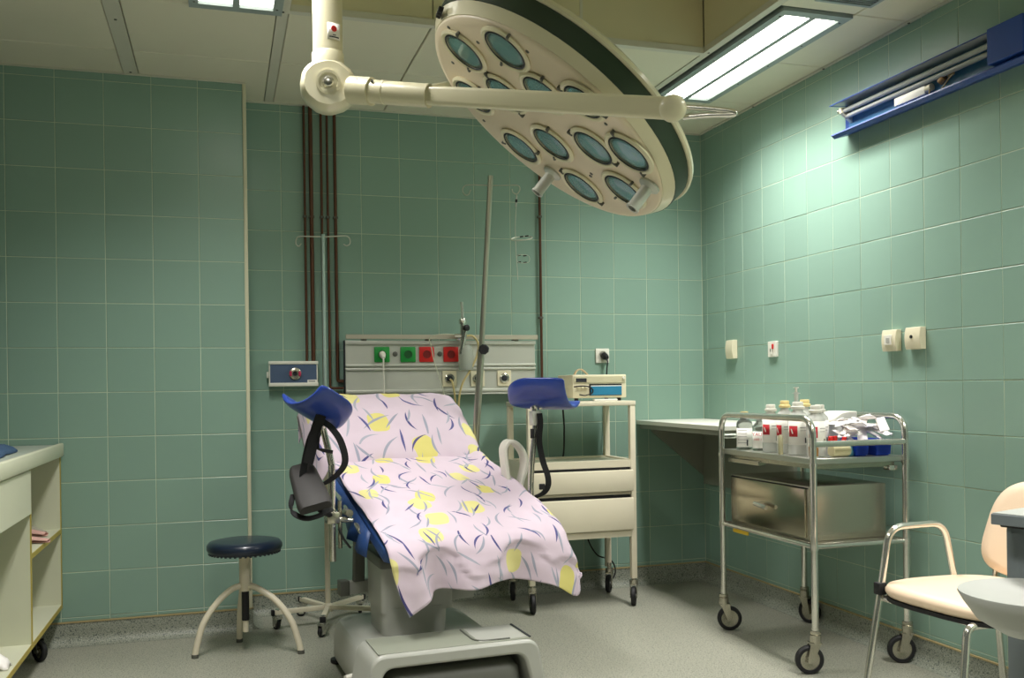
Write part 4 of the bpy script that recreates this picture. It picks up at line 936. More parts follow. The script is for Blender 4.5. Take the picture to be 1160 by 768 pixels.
UH = [-0.268, -0.185, -0.128, -0.02, 0.085, 0.195, 0.315, 0.418, 0.462]
rows.append([ch(u, 0.060+0.046*math.sin(i*2.1+0.7), z) for i, (u, z) in enumerate(zip(UH, (0.322, 0.365, 0.394, 0.392, 0.410, 0.398, 0.372, 0.322, 0.395)))])
cloth(rows, 76, 64, 'seat_sheet', M_PRINT, 'pink printed sheet over the chair seat, hanging over the foot end', wr=0.007, wscale=9)
rows = []
for w, z, up, dn_, wid in ((-0.700, 0.800, 0.0, 0.02, 0.350), (-0.722, 0.838, 0.012, 0.05, 0.372), (-0.78, 0.892, 0.030, 0.07, 0.378), (-0.86, 0.955, 0.036, 0.07, 0.378), (-0.94, 1.012, 0.036, 0.06, 0.376), (-1.02, 1.062, 0.024, 0.05, 0.372), (-1.065, 1.082, 0.010, 0.04, 0.368), (-1.105, 1.062, 0.0, 0.03, 0.365), (-1.125, 0.99, 0.0, 0.02, 0.362), (-1.130, 0.92, 0.0, 0.02, 0.360)):
    row = []
    for k, u in enumerate((-1.0, -0.94, -0.75, -0.4, 0.0, 0.4, 0.75, 0.94, 1.0)):
        zz = z+up*(1-abs(u)**3); 
        if k in (0, 8): zz -= dn_*(2.2 if k == 0 else 1.2)
        if k in (1, 7): zz -= 0.008
        row.append(ch(u*wid, w, zz))
    rows.append(row)
cloth(rows, 60, 60, 'back_sheet', M_PRINT2, 'pink printed cover on the raised backrest below the bedhead panel', wr=0.009, wscale=8, seed=4.0)

# ------------------------------------------------------------------ leaning infusion pole clamped behind the chair
p_lo = ch(0.372, -0.85, 0.60); p_mid = ch(0.430, -0.85, 1.30); p_hi = ch(0.490, -0.85, 2.118)
M_POLE = mat('pole_steel', (178, 176, 160), 0.28, metal=0.85)
t = thing('infusion_pole', 'tall leaning steel infusion pole with black knob behind the chair', 'infusion pole', p_lo)
MB().tube([p_lo, p_mid], 0.0165, 18).done('lower_tube', M_POLE, t)
MB().tube([p_mid-(p_hi-p_mid)*0.05, p_hi], 0.0125, 16).done('upper_tube', M_POLE, t)
kn = (Vector((-2.65, -5.05, p_mid.z))-p_mid).normalized()
MB().lathe([(0.008, 0), (0.008, 0.016), (0.023, 0.017), (0.025, 0.022), (0.025, 0.036), (0.020, 0.042), (0, 0.043)], p_mid+kn*0.012+r_cam*0.012, kn, 8).done('clamp_knob', M_BLACK, t)
MB().box(-0.03, 0.03, -0.03, 0.03, -0.02, 0.10, bev=0.004, mtx=Matrix.Translation(p_lo)).done('pole_socket', M_STEEL, t)
MB().cyl(p_lo+Vector((0, 0, 0.04)), ch(0.25, -0.86, 0.80), 0.010, 10).done('socket_arm', M_STEEL, t)
M_WIRE0 = mat('hook_wire', (190, 192, 176), 0.4, metal=0.3)
hk = p_hi+Vector((0, 0, -0.045))
MB().tube(smooth_path([hk-r_cam*0.095+Vector((0, 0, -0.018)), hk-r_cam*0.105+Vector((0, 0, -0.040)), hk-r_cam*0.122+Vector((0, 0, -0.042)), hk-r_cam*0.133+Vector((0, 0, -0.020)), hk-r_cam*0.118+Vector((0, 0, 0.002)), hk-r_cam*0.06+Vector((0, 0, 0.003)), hk, hk+r_cam*0.09, hk+r_cam*0.128+Vector((0, 0, -0.002)), hk+r_cam*0.137+Vector((0, 0, -0.02)), hk+r_cam*0.122+Vector((0, 0, -0.042)), hk+r_cam*0.104+Vector((0, 0, -0.034)), hk+r_cam*0.100+Vector((0, 0, -0.018))], 6), 0.0026, 8).done('hook_bar', M_WIRE0, t, smooth=60)
hz = hk+r_cam*0.122+Vector((0, 0, -0.046))
t = thing('bottle_hanger', 'fine wire infusion bottle hanger dangling from the leaning pole hook', 'hanger', hz+Vector((0, 0, -0.38)))
M_WIRE = mat('thin_wire', (196, 200, 184), 0.4, metal=0.3)
MB().tube(smooth_path([hz+Vector((0, 0, 0.006)), hz+Vector((-0.004, 0, -0.06)), hz+Vector((-0.010, 0, -0.15)), hz+Vector((-0.008, 0, -0.26)), hz+Vector((-0.004, 0, -0.33)), hz+Vector((0, 0, -0.40))], 4), 0.0017, 6).done('wire', M_WIRE, t, smooth=60)
MB().cyl(hz+Vector((-0.001, 0, -0.004)), hz+Vector((-0.006, 0, -0.055)), 0.0042, 10).done('swivel', M_ALU, t)
MB().cyl(hz+Vector((-0.003, -0.002, -0.022)), hz+Vector((-0.004, -0.002, -0.036)), 0.0058, 10).done('swivel_band', M_BLACK, t)
rc = hz+r_cam*0.020+Vector((0, 0, -0.205))
ring = MB().tube([rc+r_cam*0.050*math.cos(2*PI*k/28)+f_cam*0.046*math.sin(2*PI*k/28)+Vector((0, 0, 0.016*math.sin(2*PI*k/28)+0.004*math.cos(2*PI*k/28))) for k in range(28)], 0.0026, 6, closed=True).done('hoop', M_WIRE, t, smooth=60)
for dx, dz in ((0.005, 0.012), (0.030, 0.015), (-0.002, -0.080), (0.026, -0.082), (-0.001, -0.112), (0.026, -0.114)):
    c = rc+r_cam*(dx-0.006)+f_cam*0.03+Vector((0, 0, dz)) if dz > 0 else rc+r_cam*(dx-0.012)+Vector((0, 0, dz))
    MB().cyl(c-r_cam*0.008, c+r_cam*0.008+Vector((0, 0, 0.002)), 0.0032, 8).done('wire_sleeve', M_BLACK, t)
MB().tube(smooth_path([rc+Vector((-0.02, 0, -0.08)), rc+r_cam*0.03+Vector((0, 0, -0.081)), rc+r_cam*0.03+Vector((0, 0, -0.113)), rc+Vector((-0.02, 0, -0.112))], 5, closed=True), 0.0013, 6, closed=True).done('lower_hoop', M_WIRE, t, smooth=60)

# ================================================================== DRIP STAND on five feet
sx, sy = -2.180, -0.310
t = thing('drip_stand', 'white five-footed rolling drip stand with thin pole near the blue wall box', 'drip stand', (sx, sy, 0))
MB().cyl((sx, sy, 0.070), (sx, sy, 0.95), 0.0125, 18).lathe([(0.022, 0), (0.022, 0.03), (0.0125, 0.04)], (sx, sy, 0.062), (0, 0, 1), 18).done('lower_pole', M_WHITEE, t)
MB().cyl((sx, sy, 0.93), (sx, sy, 1.868), 0.0080, 14).done('upper_pole', mat('pale_green_tube', (164, 184, 174), 0.3, metal=0.3), t)
MB().lathe([(0.016, 0), (0.016, 0.035), (0.010, 0.04)], (sx, sy, 0.93), (0, 0, 1), 14).done('height_collar', M_BLACK, t)
for k, a in enumerate((187, 259, 331, 43, 115)):
    a = math.radians(a); d = Vector((math.cos(a), math.sin(a), 0)); tip = Vector((sx, sy, 0.078))+d*0.255
    if tip.y > -0.07: tip = Vector((sx, sy, 0.078))+d*0.20
    lg = MB().box(0.0, (tip-Vector((sx, sy, 0.078))).length, -0.012, 0.012, -0.011, 0.011, bev=0.003, mtx=Matrix.Translation((sx, sy, 0.082)) @ Matrix.Rotation(a, 4, 'Z')).done('leg', M_WHITEE, t)
    MB().box(-0.004, 0.012, -0.0135, 0.0135, -0.014, 0.0125, bev=0.003, mtx=Matrix.Translation(tip+Vector((0, 0, 0.004))) @ Matrix.Rotation(a, 4, 'Z')).done('end_cap', M_BLACK, lg)
    cst = tip-d*0.018
    caster(t, cst.x, cst.y, 0.024, a+0.6*(k-2), 0.066, fork=M_CHROME, disc=M_GREYD, w=0.016)
hb = Vector((sx, sy, 1.855))
rx = Vector((0.952, -0.305, 0))
MB().tube(smooth_path([hb-rx*0.105+Vector((0, 0, -0.030)), hb-rx*0.118+Vector((0, 0, -0.044)), hb-rx*0.131+Vector((0, 0, -0.030)), hb-rx*0.127+Vector((0, 0, -0.006)), hb-rx*0.11+Vector((0, 0, 0.004)), hb-rx*0.05+Vector((0, 0, 0.002)), hb, hb+rx*0.05+Vector((0, 0, 0.002)), hb+rx*0.108+Vector((0, 0, 0.003)), hb+rx*0.127+Vector((0, 0, -0.010)), hb+rx*0.128+Vector((0, 0, -0.034)), hb+rx*0.112+Vector((0, 0, -0.044)), hb+rx*0.098+Vector((0, 0, -0.036))], 6), 0.0028, 8).done('hook_bar', M_WIRE0, t, smooth=60)

# ================================================================== ROUND STOOL
cx, cy = -2.566, -0.680
t = thing('round_stool', 'round swivel stool with navy padded seat on three white bowed legs', 'stool', (cx, cy, 0))
MB().lathe([(0.0, 0.428), (0.140, 0.428), (0.150, 0.434), (0.1575, 0.448), (0.156, 0.464), (0.146, 0.476), (0.12, 0.481), (0.0, 0.483)], (cx, cy, 0), (0, 0, 1), 48).done('seat', M_NAVY, t, smooth=60)
b = MB()
for k in range(44):
    a = 2*PI*k/44; b.lathe([(0.006, 0), (0.005, -0.006), (0, -0.007)], (cx+0.145*math.cos(a), cy+0.145*math.sin(a), 0.431), (0, 0, 1), 6)
g = b.done('upholstery_tacks', M_NAVY, t); g['kind'] = 'stuff'
MB().cyl((cx, cy, 0.262), (cx, cy, 0.430), 0.0245, 20).cyl((cx, cy, 0.418), (cx, cy, 0.430), 0.07, 20).done('hub_tube', M_WHITEE, t)
MB().cyl((cx, cy, 0.135), (cx, cy, 0.264), 0.0155, 16).done('threaded_spindle', M_BLACK, t)
MB().cyl((cx, cy, 0.085), (cx, cy, 0.137), 0.012, 14).done('spindle_end', M_WHITEE, t)
for fx_, fy_ in ((-2.773, -0.715), (-2.344, -0.800), (-2.590, -0.505)):
    d = Vector((fx_-cx, fy_-cy, 0)); L_ = d.length; d.normalize(); c0 = Vector((cx, cy, 0))
    lg = MB().tube(smooth_path([c0+d*0.020+CZ*0.285, c0+d*0.060+CZ*0.272, c0+d*(L_*0.55)+CZ*0.225, c0+d*(L_*0.82)+CZ*0.145, c0+d*(L_*0.95)+CZ*0.06, c0+d*L_+CZ*0.010], 6), 0.0135, 14).done('leg', M_WHITEE, t, smooth=60)
    MB().cyl(c0+d*L_+CZ*0.0, c0+d*L_+CZ*0.016, 0.0145, 14).done('foot_cap', M_GREYD, lg)

# ================================================================== LEFT CABINET
CX1, CX0 = -3.335, -3.86
t = thing('low_cabinet', 'pale laminate cabinet with open shelves along the left edge', 'cabinet', ((CX0+CX1)/2, -1.3, 0))
YB, YE, YD = -0.312, -2.30, -1.035
MB().box(CX0, CX1+0.012, YE, YB, 0.842, 0.893, bev=0.006).done('worktop', M_DESK, t)
MB().box(CX0+0.03, CX1-0.010, YE+0.03, YB-0.02, 0.8928, 0.8955, bev=0.001, seg=1).done('worktop_inlay', M_WORKTOP, t)
MB().box(CX1-0.008, CX1+0.014, YE, YB, 0.846, 0.902, bev=0.006).done('worktop_lip', M_DESK, t)
MB().box(CX0, CX0+0.012, YE, YB, 0.19, 0.842).done('back_panel', M_DESK, t, smooth=0)
for y in (YB-0.018, YD, -1.70, YE):
    s = MB().box(CX0+0.012, CX1-0.002, y, y+0.018, 0.172, 0.842).done('side_panel', M_DESK, t, smooth=0)
    MB().box(CX1-0.0022, CX1+0.0005, y-0.0003, y+0.0183, 0.172, 0.842).done('edge_band', M_EDGE, s, smooth=0)
for ya, yb, z in ((YD+0.018, YB-0.018, 0.505), (YE+0.018, YB-0.018, 0.172)):
    s = MB().box(CX0+0.012, CX1-0.002, ya, yb, z, z+0.018).done('shelf_board', M_DESK, t, smooth=0)
    MB().box(CX1-0.0022, CX1+0.0004, ya, yb, z-0.0003, z+0.0183).done('edge_band', M_EDGE, s, smooth=0)
MB().box(CX1-0.016, CX1+0.004, -1.682, YD-0.001, 0.675, 0.838, bev=0.002, seg=1).done('drawer_front', M_DESK, t)
MB().box(CX1-0.016, CX1+0.004, YE+0.02, -1.703, 0.675, 0.838, bev=0.002, seg=1).done('drawer_front', M_DESK, t)
for y in (-0.52, -2.15):
    for x in (CX1-0.07, CX0+0.07): caster(t, x, y, 0.045, -0.9, 0.145, fork=M_GREYD)
    MB().box(CX0+0.05, CX1-0.05, y-0.03, y+0.03, 0.150, 0.172).done('caster_rail', M_BLACK, t, smooth=0)
# folded cloth on top
b = MB(); P = []
for i in range(25):
    r = []
    for j in range(17):
        u, v = i/24, j/16; e_ = min(u, 1-u, v, 1-v)
        z = 0.899+0.030*min(1, e_*7)**0.6+0.008*noise.noise(Vector((u*4, v*4, 0.3)))+0.004*math.sin(v*17+u*4)*min(1, e_*6)
        r.append((-3.74+0.36*u-0.04*v+0.015*noise.noise(Vector((v*5, 1.7, 0))), -1.36+0.62*v+0.02*math.sin(u*5), z))
    P.append(r)
b.grid(P)
o = b.done('folded_cloth', M_CLOTHB, None, smooth=60, solid=0.004); tag(o, 'crumpled dark blue cloth lying on the left cabinet worktop', 'cloth')
# paper wraps on the shelf
def wrap(x, y, z, rz, L_, r, m, label):
    q = Matrix.Translation((x, y, z)) @ Matrix.Rotation(rz, 4, 'Z')
    P = []
    for i in range(9):
        f = i/8; rr = r*(0.35+0.65*f)
        P.append([q @ Vector((L_*(f-0.5), rr*math.cos(a)*1.35, rr*(0.75+0.70*math.sin(a))+0.003)) for a in [PI*2*k/14 for k in range(13)]])
    o = MB().grid(P).done('paper_wrap', m, None, smooth=60, solid=0.0022); tag(o, label, 'paper wrap', 'paper wraps on the cabinet shelf'); return o
wrap(-3.435, -0.52, 0.5228, 2.7, 0.17, 0.030, M_PINK, 'pink paper cone lying uppermost on the cabinet shelf')
wrap(-3.40, -0.73, 0.5228, 2.9, 0.17, 0.028, M_PINK, 'pink paper cone at the front edge of the cabinet shelf')
wrap(-3.42, -0.41, 0.5228, 2.2, 0.15, 0.018, mat('grey_paper', (176, 172, 156), 0.8), 'grey crumpled paper strip beside the pink paper cones')
P = []
for i in range(9):
    P.append([(-3.425+0.075*i/8, -1.39+0.075*j/8, 0.192+0.045*max(0, 1-((i-4)**2+(j-4)**2)/22)+0.010*noise.noise(Vector((i*0.7, j*0.7, 2)))) for j in range(9)])
o = MB().grid(P).done('tissue', M_PACK, None, smooth=60, solid=0.003); tag(o, 'crumpled white tissue with a blue mark in the cabinet', 'tissue')

# ================================================================== WHITE DRAWER CART
KX0, KX1, KY0, KY1 = -1.212, -0.633, -0.462, -0.085
t = thing('drawer_cart', 'white enamelled cart with two drawers on casters behind the chair', 'cart', ((KX0+KX1)/2, (KY0+KY1)/2, 0))
ps = 0.030
for x in (KX0, KX1-ps):
    for y in (KY0, KY1-ps): MB().box(x, x+ps, y, y+ps, 0.135, 1.022, bev=0.003).done('post', M_WHITEE, t)
def ringframe(z0, z1, name, w=0.026, m=M_WHITEE):
    b = MB(); b.box(KX0+ps, KX1-ps, KY0, KY0+w, z0, z1); b.box(KX0+ps, KX1-ps, KY1-w, KY1, z0, z1); b.box(KX0, KX0+w, KY0+ps, KY1-ps, z0, z1); b.box(KX1-w, KX1, KY0+ps, KY1-ps, z0, z1)
    return b.done(name, m, t, smooth=0)
MB().box(KX0-0.002, KX1+0.002, KY0-0.002, KY1+0.002, 1.022, 1.046, bev=0.003).done('top_shelf', M_WHITEE, t)
ringframe(0.708, 0.744, 'shelf_frame')
MB().box(KX0+0.026, KX1-0.026, KY0+0.026, KY1-0.026, 0.728, 0.735).done('middle_shelf', mat('shelf_pale_green', (214, 216, 196), 0.35), t, smooth=0)
ringframe(0.352, 0.385, 'lower_frame')
MB().box(KX0+0.006, KX1-0.006, KY1-0.020, KY1-0.012, 0.385, 0.708).done('back_panel', M_WHITEE, t, smooth=0)
for x in (KX0+0.004, KX1-0.012): MB().box(x, x+0.008, KY0+0.03, KY1-0.03, 0.385, 0.708).done('side_panel', M_WHITEE, t, smooth=0)
MB().box(KX0+0.03, KX1-0.03, KY0+0.004, KY0+0.022, 0.568, 0.580).done('drawer_divider', M_WHITEE, t, smooth=0)
for z0, z1 in ((0.584, 0.695), (0.388, 0.553)):
    d = MB().box(KX0+0.012, KX1-0.020, KY0-0.020, KY0-0.004, z0, z1, bev=0.008).done('drawer', M_WHITEE, t)
    MB().box(KX0+0.03, KX1-0.04, KY0-0.004, KY1-0.05, z0+0.012, z1-0.012).done('drawer_box', M_GREYD, d, smooth=0)
    MB().box(KX0+0.03, KX1-0.036, KY0-0.003, KY0+0.010, z1+0.001, z1+0.011).done('shadow_gap', M_BLACK, d, smooth=0)
for x, y, a in ((KX0+0.015, KY0+0.015, -1.75), (KX1-0.015, KY0+0.015, -2.05), (KX0+0.015, KY1-0.03, -1.9), (KX1-0.015, KY1-0.03, -2.15)):
    caster(t, x, y, 0.048, a, 0.128, fork=M_STEEL, disc=M_GREYD)
# recorder on the cart
t = thing('recorder_monitor', 'cream medical recorder with blue front flap and carry handle on the cart', 'monitor', (-0.79, -0.27, 1.046))
mx0, mx1, my0, my1, mz0, mz1 = -0.945, -0.648, -0.385, -0.150, 1.062, 1.182
MB().box(mx0, mx1, my0, my1, mz0, mz1, bev=0.005).done('case', M_BEIGE, t)
for x in (mx0+0.03, mx1-0.03):
    for y in (my0+0.03, my1-0.03): MB().cyl((x, y, 1.0465), (x, y, 1.064), 0.011, 12).done('foot', M_BLACK, t)
MB().box(mx0+0.006, mx1-0.006, my0-0.004, my0+0.002, mz1-0.042, mz1-0.008, bev=0.001, seg=1).done('control_panel', mat('panel_beige', (198, 192, 160), 0.45), t)
MB().box(mx0+0.016, mx0+0.075, my0-0.0055, my0-0.002, mz1-0.038, mz1-0.018, bev=0.001, seg=1).done('display', M_INK, t)
MB().lathe([(0.007, 0), (0.006, 0.008), (0, 0.008)], (mx1-0.018, my0-0.004, mz1-0.018), (0, -1, 0), 14).done('knob', M_WHITEP, t)
MB().box(-0.855, mx1-0.028, my0-0.003, my0+0.001, mz0+0.012, mz1-0.048).done('paper_slot', M_BLACK, t, smooth=0)
MB().box(-0.848, mx1-0.030, my0-0.010, my0-0.002, mz0+0.014, mz1-0.060, bev=0.002, seg=1).done('front_flap', M_TEALP, t)
MB().box(-0.848, mx1-0.030, my0-0.0085, my0-0.002, mz1-0.060, mz1-0.056).done('paper_edge', M_LABEL, t, smooth=0)
MB().strip(smooth_path([(mx0+0.045, -0.29, mz1+0.001), (mx0+0.058, -0.29, mz1+0.022), (mx0+0.078, -0.29, mz1+0.030), (mx0+0.098, -0.29, mz1+0.020), (mx0+0.118, -0.29, mz1+0.001)], 5), 0.020, 0.006, (0, 1, 0)).done('carry_handle', mat('tan_handle', (200, 176, 140), 0.5), t, smooth=60)
for k in range(3): MB().box(mx0+0.020+k*0.022, mx0+0.036+k*0.022, my0-0.012, my0, mz0+0.050, mz0+0.066, bev=0.002, seg=1).done('connector', M_BEIGE, t)
MB().tube(smooth_path([(mx0+0.002, my0-0.012, mz0+0.058), (mx0+0.03, my0-0.025, mz0+0.062), (mx0+0.07, my0-0.028, mz0+0.060), (mx0+0.10, my0-0.020, mz0+0.045), (mx0+0.098, my0-0.018, mz0+0.025), (mx0+0.06, my0-0.018, mz0+0.014), (mx0+0.03, my0-0.018, mz0+0.018)], 6), 0.0035, 8).done('lead_cable', M_BLACK, t, smooth=60)
MB().box(-0.83, -0.70, my0-0.006, my0+0.02, 1.0468, 1.056, bev=0.002, seg=1).done('paper_tray', M_LABEL, t)
o = MB().tube(smooth_path([(-0.885, -0.075, 1.12), (-0.888, -0.066, 1.03), (-0.880, -0.064, 0.90), (-0.884, -0.065, 0.78), (-0.89, -0.066, 0.74)], 6), 0.005, 8).done('monitor_cable', M_BLACK, None, smooth=60)
tag(o, 'black cable hanging behind the upper shelf of the white cart', 'cable')

# ================================================================== STEEL TROLLEY
SX0, SX1, SY0, SY1 = -0.478, -0.052, -1.800, -1.080
t = thing('steel_trolley', 'chrome instrument trolley with steel drawer box and big casters by right wall', 'trolley', ((SX0+SX1)/2, (SY0+SY1)/2, 0))
TR = 0.0135
for x, nm in ((SX0, 'side_rail'), (SX1, 'side_rail')):
    MB().tube(fillet([(x, SY0, 0.135), (x, SY0, 0.985), (x, SY1, 0.985), (x, SY1, 0.135)], 0.075, 8), TR, 16).done('hoop_post', M_CHROME, t, smooth=60)
MB().tube([(SX0, SY0, 0.885), (SX1, SY0, 0.885)], 0.0125, 14).done('end_bar', M_CHROME, t, smooth=60)
MB().tube([(SX0, SY1, 0.885), (SX1, SY1, 0.885)], 0.0125, 14).done('end_bar', M_CHROME, t, smooth=60)
tray = MB().box(SX0+0.006, SX1-0.006, SY0+0.004, SY1-0.004, 0.806, 0.829, bev=0.002, seg=1).done('top_tray', mat('tray_steel', (196, 196, 188), 0.28, metal=0.9), t)
MB().box(SX0+0.03, SX1-0.03, SY0+0.03, SY1-0.03, 0.785, 0.806).done('tray_rib', M_STEEL, t, smooth=0)
MB().box(SX0+0.02, SX0+0.06, -1.36, -1.10, 0.770, 0.790, bev=0.002, seg=1).done('drawer_runner', M_STEEL, t)
MB().box(SX1-0.06, SX1-0.02, SY0+0.02, SY0+0.06, 0.770, 0.790, bev=0.003).done('foot_stop', M_CHROME, t)
for z, nm in ((0.488, 'lower_bar'),):
    for x in (SX0, SX1): MB().tube([(x, SY0, z), (x, SY1, z)], 0.0095, 12).done(nm, M_CHROME, t, smooth=60)
    for y in (SY0, SY1): MB().tube([(SX0, y, z), (SX1, y, z)], 0.0095, 12).done(nm, M_CHROME, t, smooth=60)
for x in (SX0, SX1):
    for y in (SY0, SY1):
        MB().cyl((x, y, 0.476), (x, y, 0.500), 0.0175, 16).done('joint_ring', M_CHROME, t)
        MB().cyl((x, y, 0.800), (x, y, 0.812), 0.0165, 16).done('joint_ring', M_CHROME, t)
MB().box(SX0+0.012, SX1-0.012, SY0+0.014, SY1-0.014, 0.492, 0.499, bev=0.001, seg=1).done('lower_tray', M_STEEL, t)
MB().box(SX0+0.020, SX1-0.05, -1.742, -1.125, 0.4995, 0.716, bev=0.003).done('drawer_box', M_STEEL, t)
dd = MB().box(SX0+0.010, SX0+0.021, -1.722, -1.140, 0.512, 0.706, bev=0.003).done('drawer_front', mat('drawer_steel', (186, 178, 158), 0.2, metal=1.0), t)
MB().box(SX0+0.018, SX0+0.0205, -1.732, -1.130, 0.704, 0.710).done('front_gap', M_BLACK, t, smooth=0)
hd = MB().cyl((SX0+0.010, -1.395, 0.612), (SX0-0.014, -1.395, 0.612), 0.010, 14).tube([(SX0-0.014, -1.385, 0.613), (SX0-0.020, -1.43, 0.611), (SX0-0.016, -1.480, 0.605)], 0.0095, 10).done('lever_handle', M_CHROME, dd)
MB().box(SX1-0.052, SX1-0.049, -1.735, -1.70, 0.505, 0.710).done('corner_fold', M_STEEL, t, smooth=0)
MB().box(SX0+0.002, SX0+0.005, -1.30, -1.17, 0.462, 0.4785).done('yellow_tag', M_YEL, t, smooth=0)
for x, y, a in ((SX0, SY1, -0.35), (SX0, SY0, 2.85), (SX1, SY1, -1.15), (SX1, SY0, 2.75)):
    caster(t, x, y, 0.055, a, 0.150, w=0.028)
    MB().lathe([(0.02, 0), (0.021, 0.008), (0.017, 0.012), (0.021, 0.018), (0.02, 0.028)], (x, y, 0.138), (0, 0, 1), 18).done('stem_collar', M_STEEL, t)
ZT = 0.8292
CAMXY = Vector((-2.649, -5.045, 0))
def facing(x, y): d = CAMXY-Vector((x, y, 0)); return math.atan2(d.y, d.x)
def arc_label(parent, name, m, x, y, r, a0, a1, z0, z1):
    return curved(parent, name, m, x, y, r, a0, a1, z0, z1)
# glass bottle with white label and cream cap
def glass_bottle(x, y, r, h, label, cap, text):
    t = thing('glass_bottle', label, 'bottle', (x, y, ZT), 'glass bottles on the trolley')
    sh = h*0.66
    MB().lathe([(0, 0.0005), (r*0.94, 0.0005), (r, 0.005), (r, sh), (r*0.92, sh+0.012), (r*0.45, sh+0.028), (r*0.40, sh+0.034), (r*0.40, h-0.014), (0, h-0.014)], (x, y, ZT), (0, 0, 1), 28).done('glass', M_CLEAR, t)
    MB().lathe([(0, 0.004), (r*0.9, 0.004), (r*0.9, sh*0.8), (0, sh*0.8)], (x, y, ZT), (0, 0, 1), 24).done('liquid', mat('pale_liquid', (214, 222, 210), 0.1, trans=0.8, ior=1.2, var=0.0), t)
    MB().lathe([(r*0.46, 0), (r*0.48, 0.004), (r*0.48, 0.018), (0, 0.018)], (x, y, ZT+h-0.018), (0, 0, 1), 20).done('cap', cap, t)
    f = facing(x, y)
    lb = arc_label(t, 'label', M_LABEL, x, y, r+0.0006, f-1.25, f+1.25, ZT+0.012, ZT+sh*0.86)
    if text:
        q = Vector((math.cos(f), math.sin(f), 0)); sd_ = Vector((-q.y, q.x, 0))
        for txt, z, s_ in text:
            text_mesh(txt, s_, frame_mtx(Vector((x, y, ZT+z))+q*(r+0.0012), sd_, (0, 0, 1), q), 'label_text', M_INKRED, lb)
    else:
        for k in range(5): arc_label(lb, 'printed_line', mat('grey_print', (150, 146, 142), 0.7), x, y, r+0.0010, f-0.9, f+0.3, ZT+0.03+k*0.014, ZT+0.032+k*0.014)
        arc_label(lb, 'barcode', M_INK, x, y, r+0.0010, f+0.25, f+0.42, ZT+0.018, ZT+0.045)
glass_bottle(-0.412, -1.170, 0.036, 0.170, 'clear glass bottle with plain white label at the corner-side end of the trolley', M_YCAP, None)
glass_bottle(-0.398, -1.275, 0.031, 0.150, 'squat glass bottle with red lettering, second from the corner-side end', mat('silver_cap', (200, 204, 200), 0.3, metal=0.6), [('YAUCI', 0.072, 0.022), ('1000 1 ml', 0.050, 0.013)])
# plastic bottles with red square labels
M_LPINK = mat('label_grey_print', (168, 164, 160), 0.7)
def plastic_bottle(x, y, r, h, label, cap, turn=0.0):
    t = thing('plastic_bottle', label, 'bottle', (x, y, ZT), 'plastic bottles with red label squares')
    sh = h*0.70
    MB().lathe([(0, 0.0005), (r*0.9, 0.0005), (r, 0.008), (r, sh), (r*0.9, sh+0.012), (r*0.55, sh+0.026), (r*0.48, sh+0.030), (r*0.48, h-0.020), (0, h-0.020)], (x, y, ZT), (0, 0, 1), 24).done('body', M_PETB, t)
    MB().lathe([(r*0.66, 0), (r*0.70, 0.003), (r*0.70, 0.010), (r*0.55, 0.013), (r*0.55, 0.026), (r*0.48, 0.030), (0, 0.030)], (x, y, ZT+h-0.030), (0, 0, 1), 22).done('cap', cap, t)
    f = facing(x, y)+turn
    lb = arc_label(t, 'label', M_LABEL, x, y, r+0.0006, f-1.3, f+1.3, ZT+0.042, ZT+sh*0.99)
    rs = arc_label(lb, 'red_square', M_LREDP, x, y, r+0.0012, f-1.1, f-0.15, ZT+0.076, ZT+0.120)
    q = Vector((math.cos(f-0.70), math.sin(f-0.70), 0)); sd_ = Vector((-q.y, q.x, 0))
    MB().prism([Vector((x, y, ZT))+q*(r+0.0022)+sd_*a+CZ*z for a, z in ((-0.006, 0.108), (-0.001, 0.108), (0.004, 0.096), (0.0055, 0.088), (0.001, 0.088), (-0.003, 0.098))], q*0.0005).done('white_mark', M_LABEL, lb, smooth=0)
    arc_label(lb, 'printed_line', M_LPINK, x, y, r+0.0010, f+0.1, f+0.9, ZT+0.112, ZT+0.115); arc_label(lb, 'printed_line', M_LPINK, x, y, r+0.0010, f+0.1, f+0.8, ZT+0.100, ZT+0.102)
    arc_label(lb, 'barcode', M_INK, x, y, r+0.0010, f+0.62, f+0.80, ZT+0.050, ZT+0.072)
plastic_bottle(-0.408, -1.385, 0.036, 0.205, 'white capped plastic bottle with red label square beside the squat glass bottle', M_WHITEP)
plastic_bottle(-0.400, -1.482, 0.034, 0.222, 'yellow capped plastic bottle, second of the red square bottles from the corner', M_YCAP, -0.25)
plastic_bottle(-0.402, -1.582, 0.040, 0.218, 'wide plastic bottle with red square in the middle of the bottle row', M_WHITEP, 0.1)
plastic_bottle(-0.318, -1.505, 0.036, 0.225, 'yellow capped plastic bottle standing behind the middle of the bottle row', M_YCAP, -0.3)
plastic_bottle(-0.310, -1.598, 0.036, 0.205, 'white capped plastic bottle hidden behind the middle of the row', M_WHITEP, 0.2)
plastic_bottle(-0.392, -1.692, 0.037, 0.205, 'last white capped bottle with red square by the near trolley post', M_WHITEP, 0.35)
